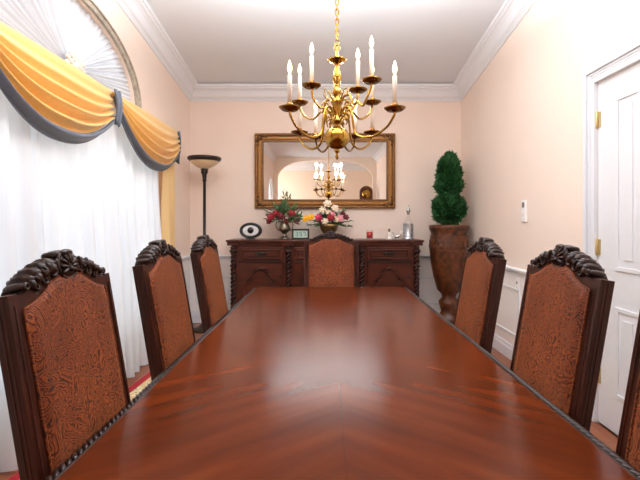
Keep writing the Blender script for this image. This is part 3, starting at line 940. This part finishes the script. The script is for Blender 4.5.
# ------------------------------------------------------------------ chandelier
CX, CY = .079, 2.8
ch = thing('chandelier', 'polished brass candle chandelier hanging over the dining table', 'chandelier', (CX, CY, 2.0))
CZ = lambda y: EYE+(223-y)*2.8/425-2.0
mb = MB(); mb.lathe([(.0,1.709),(.07,1.709),(.07,1.695),(.05,1.675),(.02,1.66),(.01,1.64),(0,1.64)], 20); mb.build('canopy', M['brass'], ch)
mb = MB(); z = CZ(46)
mb.torus((0,0,z-.01),.018,.0045,(PI/2,0,0),16,6)
k = 0
while z < 1.64:
    mb.torus((0,0,z+.028),.011,.0038,(PI/2,0,PI/2*(k%2)),12,6,sc=(1,2.0,1)); z += .033; k += 1
mb.build('chain', M['brass'], ch)
mb = MB()
prof = [(0,CZ(160)),(.008,CZ(159)),(.012,CZ(157)),(.006,CZ(154)),(.016,CZ(152)),(.02,CZ(150.5)),(.012,CZ(149)),
        (.03,CZ(148.2)),(.03,CZ(127.5)),(.022,CZ(125.5)),(.03,CZ(124)),(.042,CZ(122.5)),(.044,CZ(120.5)),(.024,CZ(118)),(.02,CZ(114)),(.03,CZ(110)),(.028,CZ(106)),
        (.04,CZ(103)),(.042,CZ(101)),(.026,CZ(99)),(.024,CZ(95)),(.036,CZ(93)),(.026,CZ(90)),(.016,CZ(88)),(.02,CZ(84)),(.03,CZ(80)),(.03,CZ(77)),(.018,CZ(70)),(.012,CZ(67)),(.016,CZ(64)),
        (.03,CZ(63.2)),(.058,CZ(61)),(.066,CZ(60.2)),(.06,CZ(60)),(.02,CZ(59.5)),(.01,CZ(57)),(.012,CZ(54)),(.006,CZ(50)),(.005,CZ(47)),(0,CZ(46.5))]
mb.lathe(prof, 24); mb.build('stem', M['brass'], ch)
mb = MB(); mb.ball((0,0,CZ(137.8)),(.083,.083,.076),seg=28,rings=18); mb.build('ball', M['brass'], ch)
arms = [(-.285,-.32,2.085,'L'),(.33,-.31,2.085,'L'),(-.265,.30,2.075,'L'),(.265,.30,2.075,'L'),(.15,.43,2.075,'L'),(-.15,.44,2.07,'L'),
        (-.165,-.06,2.30,'U'),(.21,-.16,2.30,'U'),(.14,.03,2.30,'U'),(-.262,.27,2.285,'U'),(.262,.26,2.285,'U')]
def vx(d, r, z): return (d.x*r, d.y*r, z)
for (ax, ay, az, kind) in arms:
    d = Vector((ax, ay, 0)); Rr = d.length; d.normalize(); zd = az-2.0
    drop = .135 if kind == 'L' else .14
    z0 = CZ(112) if kind == 'L' else CZ(100)
    if kind == 'L': z0 = max(z0, zd+.03)
    mb = MB()
    ctrl = [vx(d,.03,z0-.03), vx(d,.06,z0+.015), vx(d,.105,z0+.01), vx(d,.13,z0-.05), vx(d,.16,zd-drop*.75), vx(d,max(.2,Rr*.62),zd-drop), vx(d,Rr*.86,zd-drop*.72), vx(d,Rr*.98,zd-drop*.3), vx(d,Rr,zd-.012)]
    if Rr < .25:
        ctrl = [vx(d,.03,z0-.05), vx(d,.05,z0-.09), vx(d,Rr*.45,zd-drop*.95), vx(d,Rr*.72,zd-drop*.9), vx(d,Rr*.93,zd-drop*.55), vx(d,Rr,zd-.012)]
    mb.tube(smooth_pts(ctrl, 6), .0075, 8)
    # little scroll that rides on the arm
    c = Vector(vx(d, .085, z0-.045)); side = math.atan2(d.y, d.x)
    mb.torus(c, .022, .005, (PI/2,0,side), 18, 6, a0=-1.0, a1=4.4)
    a_ = mb.build('arm', M['brass'], ch)
    P = Matrix.Translation((ax, ay, zd))
    mb = MB(); mb.lathe([(.0,-.016),(.012,-.014),(.022,-.006),(.045,-.008),(.060,.004),(.064,.010),(.060,.011),(.045,.0),(.02,.003),(.016,.014),(.02,.02),(.018,.034),(0,.034)], 22, P)
    mb.build('drip_pan', M['dkbrass'], a_)
    mb = MB(); mb.lathe([(.0,.034),(.0135,.034),(.0135,.195),(.010,.199),(0,.199)], 14, P); mb.build('candle_sleeve', M['sleeve'], a_)
    mb = MB(); mb.lathe([(.006,.199),(.006,.212),(.013,.226),(.0145,.238),(.011,.256),(.005,.275),(0,.287)], 12, P); mb.build('flame_bulb', M['bulb'], a_)
mb, mb2 = MB(), MB()
mb.torus((0,0,CZ(101)), .03, .006, seg=20, sub=6); mb2.torus((0,0,CZ(121)), .032, .006, seg=20, sub=6)
for k in range(6):
    a = 2*PI*k/6+.3; d = Vector((math.cos(a), math.sin(a), 0))
    mb.tube([Vector(vx(d,.03,CZ(101))), Vector(vx(d,.06,CZ(92))), Vector(vx(d,.085,CZ(90))), Vector(vx(d,.09,CZ(97))), Vector(vx(d,.075,CZ(99)))], .0042, 6)
    mb2.tube([Vector(vx(d,.03,CZ(121))), Vector(vx(d,.06,CZ(117))), Vector(vx(d,.09,CZ(120))), Vector(vx(d,.085,CZ(125)))], .0042, 6)
mb.build('scrollwork', M['brass'], ch); mb2.build('scrollwork', M['brass'], ch)

# ------------------------------------------------------------------ floor lamp
fl = thing('floor_lamp', 'dark bronze torchiere floor lamp in the left back corner', 'lamp', (-1.594, 5.62, .0005))
zr = EYE+64*5.62/425
mb = MB(); mb.lathe([(.16,0),(.165,.015),(.15,.03),(.09,.05),(.05,.08),(.03,.12),(0,.12)], 28); mb.build('base', M['iron'], fl)
mb = MB(); mb.lathe([(.022,.115),(.03,.16),(.018,.2),(.018,1.2),(.026,1.21),(.026,1.24),(.018,1.25),(.018,zr-.3),(.028,zr-.29),(.022,zr-.27),(.03,zr-.2),(.046,zr-.175),(.036,zr-.155),(.05,zr-.135),(.03,zr-.125)], 16,
    mod=lambda a, z: 1+.1*math.cos(6*a)); mb.build('pole', M['iron'], fl)
bowl = MB(); bowl.lathe([(.02,zr-.128),(.07,zr-.120),(.13,zr-.09),(.175,zr-.05),(.197,zr-.015),(.205,zr+.012),(.198,zr+.012),(.17,zr-.045),(.125,zr-.083),(.065,zr-.112),(.02,zr-.12)], 36)
bo = bowl.build('lamp_shade', M['ivory'], fl)
mb = MB(); mb.lathe([(.190,zr-.034),(.214,zr-.012),(.220,zr+.012),(.212,zr+.024),(.204,zr+.018),(.2025,zr-.012),(.190,zr-.034)], 36)
mb.build('rim', M['iron'], bo)['label'] = 'dark bronze rim'

# ------------------------------------------------------------------ potted topiary
px_, py_ = 1.632, 5.6
tp = thing('potted_topiary', 'green two-tier topiary in a tall bronzed urn in the right back corner', 'potted plant', (px_, py_, .0005))
PS = 5.6/425
pz = lambda y: EYE+(223-y)*PS
mb = MB()
mb.lathe([(.19,0),(.2,.02),(.19,.05),(.15,.07),(.13,.1),(.16,.14),(.17,.17),(.13,.2),(.10,pz(311)),(.115,pz(307)),(.13,pz(303)),(.13,pz(301)),(.085,pz(297)),(.10,pz(293.5)),(.15,pz(290)),(.20,pz(276)),(.235,pz(262)),(.25,pz(248)),(.247,pz(240)),(.23,pz(234)),
          (.235,pz(232)),(.255,pz(229)),(.26,pz(226.5)),(.25,pz(225)),(.225,pz(226)),(.215,pz(231)),(0,pz(231))], 40)
for k in range(18):
    a = 2*PI*k/18
    mb.torus((.244*math.cos(a), .244*math.sin(a), pz(242)), .026, .007, (PI/2,0,a+PI/2), 12, 6)
    mb.ball((.247*math.cos(a+.17), .247*math.sin(a+.17), pz(246)), (.012,.022,.03), (0,0,a+.17), 8, 6)
    mb.ball((.135*math.cos(a), .135*math.sin(a), pz(289)+.05), (.016,.016,.09), (0,.35,a), 6, 6)
mb.torus((0,0,pz(236)), .24, .008, seg=40, sub=6); mb.torus((0,0,pz(250)), .25, .006, seg=40, sub=6)
mb.build('urn_pot', M['pot'], tp)
mb = MB(); mb.tube([(0,0,pz(231)),(0,0,pz(160))], .018, 8); mb.build('stem', M['sdark'], tp)
def leaves(mb, c, rx, rz, n, size, egg=0.0):
    for _ in range(n):
        d = Vector((rnd.gauss(0,1), rnd.gauss(0,1), rnd.gauss(0,1))).normalized()
        q = 1.0 - egg*d.z
        bump_ = 1+.10*noise.noise(d*3.1+Vector((c[2]*7,0,0)))
        p = Vector((c[0]+d.x*rx*q*bump_, c[1]+d.y*rx*q*bump_, c[2]+d.z*rz*bump_))*1.0
        p = p + d*rnd.uniform(-.03,.012)
        up = (d + Vector((rnd.uniform(-.7,.7),rnd.uniform(-.7,.7),rnd.uniform(-.1,1.1)))).normalized()
        sd = up.cross(Vector((rnd.gauss(0,1),rnd.gauss(0,1),rnd.gauss(0,1)))).normalized()
        L = size*rnd.uniform(.7,1.3); w = L*.32
        nn = up.cross(sd)*L*.12
        mb.raw([p-up*L*.3, p+sd*w+nn, p+up*L, p-sd*w+nn], [(0,1,2),(0,2,3)])
for (cy_, ry, rx, egg, n) in ((209,14.8*PS,14.2*PS,0,2400),(184.5,10.5*PS,11.6*PS,.08,1500),(171,16.5*PS,9.8*PS,.22,1700)):
    mb = MB(); c = (0,0,pz(cy_))
    leaves(mb, c, rx, ry, n, .055, egg)
    f_ = mb.build('foliage', M['leaf'], tp, normals=False)
    mb = MB(); mb.ball(c, (rx*.88,rx*.88,ry*.9), seg=20, rings=14); mb.build('painted_shade_core', M['leafin'], f_)  # solid core whose darker green paints the shade between the leaves

# ------------------------------------------------------------------ things on the sideboard
OY = 5.76
def ox(px, d=OY): return (px-325)*d/425
U = OY/425      # metres per pixel at that depth
# eye sculpture
ey = thing('eye_sculpture', 'black oval eye ornament at the left end of the sideboard', 'ornament', (ox(250.8), OY, ST))
def oval(a, b, n=36, z=.118): return [(a*math.cos(2*PI*k/n), z+b*math.sin(2*PI*k/n)) for k in range(n)]
mb = MB(); mb.torus((0,0,.118), .128, .026, (PI/2,0,0), 40, 10, sc=(1,.70,1)); mb.box(-.06,.06,-.035,.035,.0,.012,bev=.004); mb.box(-.02,.02,-.02,.02,.01,.03)
mb.ball((0,-.0,.215),(.015,.012,.012),seg=8,rings=6)
mb.build('rim', M['black'], ey)
def lens(a, b, n=30):
    top = [(a*math.cos(PI*k/n), .118+b*math.sin(PI*k/n)**1.15) for k in range(n+1)]
    return top + [(x, .236-z) for x, z in reversed(top[1:-1])]
mb = MB(); mb.prism(oval(.12,.076), -.006, .012); mb.build('backing', M['black'], ey)
mb = MB(); mb.prism(lens(.112,.07), -.012, -.0065); mb.build('eye_white', M['eyewhite'], ey)['label'] = 'white eye shape'
mb = MB(); mb.ball((0,-.018,.122),(.042,.03,.044),seg=18,rings=12); mb.torus((0,-.02,.122),.03,.006,(PI/2,0,0),20,6); mb.build('pupil', M['black'], ey)

def rose(mb, c, r, d):
    q = Vector(d).to_track_quat('Z','Y').to_matrix().to_4x4(); P = Matrix.Translation(c) @ q
    mb.ball((0,0,0), (r*.62,r*.62,r*.62), m=P, seg=10, rings=6)
    for (rad, n, tilt, zz) in ((.35,3,.35,.25),(.6,5,.6,.05),(.8,6,.95,-.15)):
        for k in range(n):
            a = 2*PI*k/n+rad*5
            mb.ball((r*rad*math.cos(a), r*rad*math.sin(a), r*zz), (r*.16,r*.42,r*.5), (0,tilt,a), 8, 6, P)
def leafblade(mb, p, d, L, w, curl=.2):
    d = Vector(d).normalized(); s = d.cross(Vector((rnd.gauss(0,1),rnd.gauss(0,1),rnd.gauss(0,1)))).normalized(); nn = d.cross(s)
    p = Vector(p); v = []
    for (t, ww) in ((0,.15),(.3,1),(.65,.8),(1,.03)):
        c = p+d*L*t+nn*curl*L*t*t
        v += [c-s*w*ww, c+nn*w*.25*ww, c+s*w*ww]
    f = []
    for i in range(3):
        for k in range(2): f.append((i*3+k, i*3+k+1, (i+1)*3+k+1, (i+1)*3+k))
    mb.raw(v, f, True)

# urn with red roses
uz = lambda y: (239-y)*U
ur = thing('flower_arrangement', 'dark pewter two-handled urn of red roses on the sideboard', 'flower arrangement', (ox(284.5), OY, ST))
mb = MB(); mb.lathe([(.075,0),(.078,.012),(.06,.025),(.035,.05),(.026,.075),(.04,.09),(.075,.12),(.082,.15),(.07,.18),(.055,.21),(.056,.235),(.075,.25),(.068,.25),(.045,.22),(0,.2)], 28); vz = mb.build('urn', M['pewter'], ur)
for s in (-1,1):
    mb = MB(); mb.tube(smooth_pts([(s*.06,0,.225),(s*.095,0,.24),(s*.115,0,.20),(s*.105,0,.15),(s*.07,0,.11)],6), .007, 8); mb.build('handle', M['pewter'], vz)
mb = MB()
for k in range(150):
    a = rnd.uniform(0,2*PI); e_ = rnd.uniform(-.25,1.45)
    d = Vector((math.cos(a)*math.cos(e_)*1.25, math.sin(a)*math.cos(e_)*.7, math.sin(e_)))
    p = Vector((0,0,.27))+d*rnd.uniform(.03,.17)
    leafblade(mb, p, d+Vector((rnd.uniform(-.4,.4),rnd.uniform(-.4,.4),rnd.uniform(-.3,.3))), rnd.uniform(.07,.14), rnd.uniform(.012,.022))
for (dx, dz, L) in ((-.02,1,.44),(.05,1,.4),(.12,1,.36),(-.10,1,.34),(-.6,.35,.3),(.62,.3,.27),(.5,.7,.3),(-.45,.75,.3)):
    d = Vector((dx,-.05,dz)).normalized(); p0 = Vector((0,0,.24))
    mb.tube([p0, p0+d*L], .003, 5)
    for q in range(14):
        t = .3+.7*q/14
        leafblade(mb, p0+d*L*t, d+Vector((rnd.uniform(-1,1),rnd.uniform(-.8,.8),rnd.uniform(-.2,.5))), .05, .008)
mb.build('foliage', M['fol'], ur, normals=False)
for (x, y, mat, r) in ((272,217,'red',.05),(277,213,'red',.045),(282,216,'dkred',.05),(292,213.5,'red',.05),(270,221,'dkred',.04),(297,219,'dkred',.045),(287,221,'red',.035)):
    mb = MB(); c = ((x-284.5)*U, -.08+rnd.uniform(-.03,.03), uz(y)); rose(mb, c, r, (c[0]*2,-1,.5)); mb.build('rose', M[mat], ur)
for (x, y) in ((288,216),(276,219.5)):
    mb = MB()
    for k in range(7): leafblade(mb, ((x-284.5)*U,-.09,uz(y)-.01), (rnd.uniform(-1,1),-.6,rnd.uniform(-.3,1)), .06, .018)
    mb.build('pale_leaves', M['folpale'], ur, normals=False)

# bowl with mixed flowers
fb = thing('flower_arrangement', 'brass bowl of mixed pink, white and yellow flowers below the mirror', 'flower arrangement', (ox(329), OY+.06, ST))
mb = MB(); mb.lathe([(.07,0),(.075,.012),(.05,.03),(.045,.05),(.08,.08),(.115,.13),(.13,.18),(.138,.2),(.128,.2),(.1,.14),(0,.1)], 32); mb.build('bowl', M['bowl'], fb)
mb = MB()
for k in range(150):
    a = rnd.uniform(0,2*PI); e_ = rnd.uniform(-.25,1.4)
    d = Vector((math.cos(a)*math.cos(e_)*1.45, math.sin(a)*math.cos(e_)*.7, math.sin(e_)))
    leafblade(mb, Vector((0,0,.22))+d*rnd.uniform(.03,.12), d+Vector((rnd.uniform(-.4,.4),rnd.uniform(-.4,.4),rnd.uniform(-.4,.3))), rnd.uniform(.07,.13), rnd.uniform(.010,.018))
for (dx, dz, L) in ((-.95,-.05,.3),(.95,-.12,.32),(.8,.1,.32),(-.8,.15,.28),(.6,.55,.3),(.0,1,.3)):
    d = Vector((dx,-.1,dz)).normalized(); p0 = Vector((0,0,.21))
    mb.tube([p0, p0+d*L], .003, 5)
    for q in range(14): leafblade(mb, p0+d*L*(.3+.7*q/14), d+Vector((rnd.uniform(-1,1),rnd.uniform(-.8,.8),rnd.uniform(-.4,.5))), .05, .009)
mb.build('foliage', M['fol'], fb, normals=False)
for (x, y, mat, r) in ((327.5,203.5,'cream',.05),(322.5,209.5,'cream',.042),(335,208,'cream',.045),(318.5,217,'magenta',.045),(331,217.5,'red',.045),(332,214,'pink',.045),(340,218,'pink',.05),(336,219,'cream',.042),
                       (325,221,'cream',.042),(306,218.5,'yellow',.045),(311,217,'yellow',.045),(346,217,'dkred',.04),(322,221,'magenta',.035),(328,212,'cream',.035),(343,213,'dkred',.03)):
    mb = MB(); c = ((x-329)*U, -.09+rnd.uniform(-.03,.03), (239-y)*U); rose(mb, c, r, (c[0]*2,-1,.6))
    mb.build('yellow_flower' if mat == 'yellow' else 'flower', M[mat], fb)

# digital clock
ck = thing('digital_clock', 'black framed digital clock between the two flower arrangements', 'clock', (ox(300.7), OY-.03, ST))
w_, h_ = .118, .142
mb = MB(); mb.ring([(-w_,0),(w_,0),(w_,h_),(-w_,h_)], [(-w_+.024,.024),(w_-.024,.024),(w_-.024,h_-.024),(-w_+.024,h_-.024)], -.018, .018); mb.box(-w_+.01,w_-.01,.0,.016,.01,h_-.01); mb.build('case', M['black'], ck, bevel=.004)
mb = MB(); mb.box(-w_+.022,w_-.022,-.008,-.0005,.022,h_-.022); sc_ = mb.build('screen', M['lcd'], ck)
SEG = {'0':'abcdef','1':'bc','2':'abged','3':'abgcd','4':'fgbc','5':'afgcd','7':'abc','9':'abcdfg'}
mb = MB()
def digit(mb, ch_, x, z, w, h, t):
    q = {'a':(x,x+w,z+h-t,z+h),'g':(x,x+w,z+h/2-t/2,z+h/2+t/2),'d':(x,x+w,z,z+t),'f':(x,x+t,z+h/2,z+h),'e':(x,x+t,z,z+h/2),'b':(x+w-t,x+w,z+h/2,z+h),'c':(x+w-t,x+w,z,z+h/2)}
    for s in SEG[ch_]: a,b,c,d = q[s]; mb.box(a,b,-.0095,-.0078,c,d)
digit(mb,'3',-.068,.042,.032,.058,.008); digit(mb,'5',-.012,.042,.032,.058,.008); digit(mb,'7',.035,.042,.032,.058,.008)
mb.box(-.026,-.019,-.0095,-.0078,.055,.063); mb.box(-.026,-.019,-.0095,-.0078,.08,.088)
mb.build('digits', M['lcddark'], sc_)

# candle in glass
cg = thing('candle_glass', 'red candle in a clear glass right of the far chair', 'candle', (ox(369.5), OY-.02, ST))
mb = MB(); mb.lathe([(.0,0),(.044,0),(.048,.006),(.048,.128),(.045,.128),(.045,.014),(0,.012)], 28); mb.build('glass_cup', M['glass'], cg)
mb = MB(); mb.lathe([(0,.0145),(.042,.0145),(.042,.1),(.01,.097),(0,.097)], 24); mb.tube([(0,0,.09),(0,0,.11)], .002, 5); mb.build('wax', M['candle'], cg)['label'] = 'red wax'
# silver figurines
fg = thing('figurine', 'small white figurine with a dark head, beside the silver bird', 'figurine', (ox(389), OY-.02, ST))
mb = MB(); mb.lathe([(.04,0),(.042,.01),(.022,.025),(.018,.05),(.026,.065),(.012,.085),(.01,.1),(0,.1)], 18); mb.torus((.028,0,.05),.02,.004,(PI/2,0,0),14,6); mb.build('body', M['porcelain'], fg)
mb = MB(); mb.ball((0,0,.128),.017,seg=12,rings=8); mb.ball((0,0,.104),(.015,.015,.008),seg=10,rings=6); mb.build('head', M['pewter'], fg)
bd = thing('bird_figurine', 'small silver bird figurine next to the decanter', 'figurine', (ox(397.6), OY-.02, ST))
mb = MB(); mb.ball((0,0,.042),(.055,.028,.028),(0,-.3,0),14,10); mb.tube(smooth_pts([(-.03,0,.045),(-.055,0,.07),(-.06,0,.085),(-.075,0,.083)],5), [.012]*3+[.009]*12+[.003], 8)
mb.lathe([(.03,0),(.03,.006),(.008,.012),(.006,.03)], 14); mb.build('body', M['silverp'], bd)
mb = MB(); mb.raw([(.02,-.012,.055),(.06,-.02,.105),(.035,-.004,.12),(.02,.0,.06)],[(0,1,2,3)]); mb.raw([(.02,.012,.055),(.06,.02,.105),(.035,.004,.12),(.02,.0,.06)],[(0,1,2,3)]); mb.build('wing', M['porcelain'], bd, solid=.005)
# decanter
dc = thing('decanter', 'clear decanter in a silver filigree holder at the right end of the sideboard', 'decanter', (ox(408.2), OY, ST))
mb = MB(); mb.lathe([(.0,.012),(.055,.012),(.06,.03),(.062,.21),(.055,.235),(.035,.265),(.02,.30),(.018,.335),(.026,.345),(.02,.345),(.014,.335),(.014,.30),(.03,.26),(.054,.21),(.052,.025),(0,.02)], 28); mb.build('bottle', M['glass'], dc)
mb = MB(); mb.lathe([(.0,0),(.078,0),(.08,.012),(.066,.022),(.066,.2),(.069,.206),(.066,.212),(.0645,.206),(.0645,.022),(0,.011)], 32)
for k in range(12):
    a = 2*PI*k/12
    for q in range(4): mb.torus((.066*math.cos(a+.26*(q%2)),.066*math.sin(a+.26*(q%2)),.05+.042*q), .014,.004,(PI/2,0,a+.26*(q%2)+PI/2),10,5)
mb.build('holder', M['silver'], dc)['label'] = 'silver filigree holder'
mb = MB(); mb.lathe([(.012,.335),(.022,.347),(.02,.36),(.028,.378),(.03,.395),(.02,.412),(.008,.425),(.012,.435),(.006,.45),(.004,.47),(0,.475)], 18); mb.build('stopper', M['silverp'], dc)

# ------------------------------------------------------------------ wall fittings on the right
th = thing('wall_control', 'white wall control with a dark display on the right wall', 'wall control', (XR-.001, 4.12, 1.535))
mb = MB(); mb.box(-.018,0,-.045,.045,-.105,.105,bev=.006); mb.build('plate', M['plastic'], th)
mb = MB(); mb.box(-.022,-.0175,-.022,.022,.035,.085,bev=.004); mb.build('display', M['grey'], th)['label'] = 'dark display'
mb = MB(); mb.box(-.021,-.0175,-.012,.012,-.05,-.015,bev=.003); mb.build('switch', M['porcelain'], th)
jk = thing('wall_jack', 'small white wall jack under the chair rail on the right wall', 'wall jack', (XR-.0045, 4.27, .82))
mb = MB(); mb.box(-.008,0,-.035,.035,-.055,.055,bev=.003); mb.build('plate', M['plastic'], jk)
mb = MB(); mb.box(-.011,-.0075,-.012,.012,-.012,.012,bev=.003); mb.build('socket', M['grey'], jk)

# tall-case clock that shows in the mirror
gc = thing('tall_case_clock', 'dark tall-case clock reflected at the right of the mirror', 'clock', (1.50, -3.5, .0005), -PI/2*0)
mb = MB(); mb.box(-.24,.24,-.15,.15,0,.45,bev=.01); mb.box(-.18,.18,-.12,.12,.451,1.95,bev=.008); mb.build('case', M['clockw'], gc)
mb = MB(); mb.prism([(-.23,1.951),(.23,1.951),(.23,2.4)]+[(.23*math.cos(PI*k/12),2.4+.2*math.sin(PI*k/12)) for k in range(1,12)]+[(-.23,2.4)], -.15, .15); hd = mb.build('hood', M['clockw'], gc)
mb = MB(); mb.lathe([(0,0),(.15,0),(.15,.012),(0,.014)], 28, Matrix.Translation((0,.1505,2.32)) @ Matrix.Rotation(-PI/2,4,'X')); mb.build('dial', M['brass'], hd)

# ------------------------------------------------------------------ light
def area(name, loc, rot, sx, sy, power, col=(1,1,1)):
    l = bpy.data.lights.new(name, 'AREA'); l.shape = 'RECTANGLE'; l.size = sx; l.size_y = sy; l.energy = power; l.color = col
    o = bpy.data.objects.new(name, l); COL.objects.link(o); o.location = loc; o.rotation_euler = rot
    return o
def point(name, loc, power, col, r=.02):
    l = bpy.data.lights.new(name, 'POINT'); l.energy = power; l.color = col; l.shadow_soft_size = r
    o = bpy.data.objects.new(name, l); COL.objects.link(o); o.location = loc
    return o
area('daylight', (XL-.75, 3.25, 1.75), (0, -PI/2, 0), 3.4, 4.6, 84, (.88,.97,1))
area('daylight_rear_window', (XL-.5, c3, 1.6), (0, -PI/2, 0), 2.4, 1.3, 90, (.94,.97,1))
area('added_hall_fill', (-2.95, -5.2, 1.8), (0,-PI/2,0), 2.2, 1.6, 80, (1,.97,.93))  # added fill lamp in the hall; no window stands behind it
area('added_ceiling_fill', (.05, 1.3, 3.69), (0, 0, 0), 2.4, 1.8, 36, (.92,.965,1))  # added soft fill under the ceiling, no fixture there
area('added_bounce_fill', (.05, 2.75, 3.15), (PI, 0, 0), 2.4, 1.0, 160, (.92,.965,1))  # added upward fill that brightens the ceiling and far wall
for (ax, ay, az, kind) in arms:
    point('candle_light', (CX+ax, CY+ay, az+.32), 2.9, (1,.9,.76), .03)

w = bpy.data.worlds.new('sky'); sc.world = w; w.use_nodes = True
bg = w.node_tree.nodes['Background']
sky = w.node_tree.nodes.new('ShaderNodeTexSky'); sky.sky_type = 'HOSEK_WILKIE'; sky.turbidity = 6; sky.ground_albedo = .6
mixn = w.node_tree.nodes.new('ShaderNodeMixRGB'); mixn.inputs[0].default_value = .85; mixn.inputs[2].default_value = (1,1,1,1)
w.node_tree.links.new(sky.outputs[0], mixn.inputs[1]); w.node_tree.links.new(mixn.outputs[0], bg.inputs[0])
bg.inputs[1].default_value = .5

# ------------------------------------------------------------------ camera
cam = bpy.data.cameras.new('camera'); co = bpy.data.objects.new('camera', cam); COL.objects.link(co)
co.location = (0,0,EYE); co.rotation_euler = (PI/2,0,0)
cam.sensor_width = 36; cam.lens = 425/640*36
cam.shift_x = -5/640; cam.shift_y = -17/640
cam.clip_start = .02
sc.camera = co
sc.view_settings.view_transform = 'Standard'; sc.view_settings.look = 'None'
sc.view_settings.gamma = 1; sc.view_settings.use_curve_mapping = False
sc.view_settings.exposure = 0.28
sc.cycles.max_bounces = 14; sc.cycles.diffuse_bounces = 7; sc.cycles.glossy_bounces = 5; sc.cycles.transparent_max_bounces = 16
sc.cycles.sample_clamp_indirect = 3.0
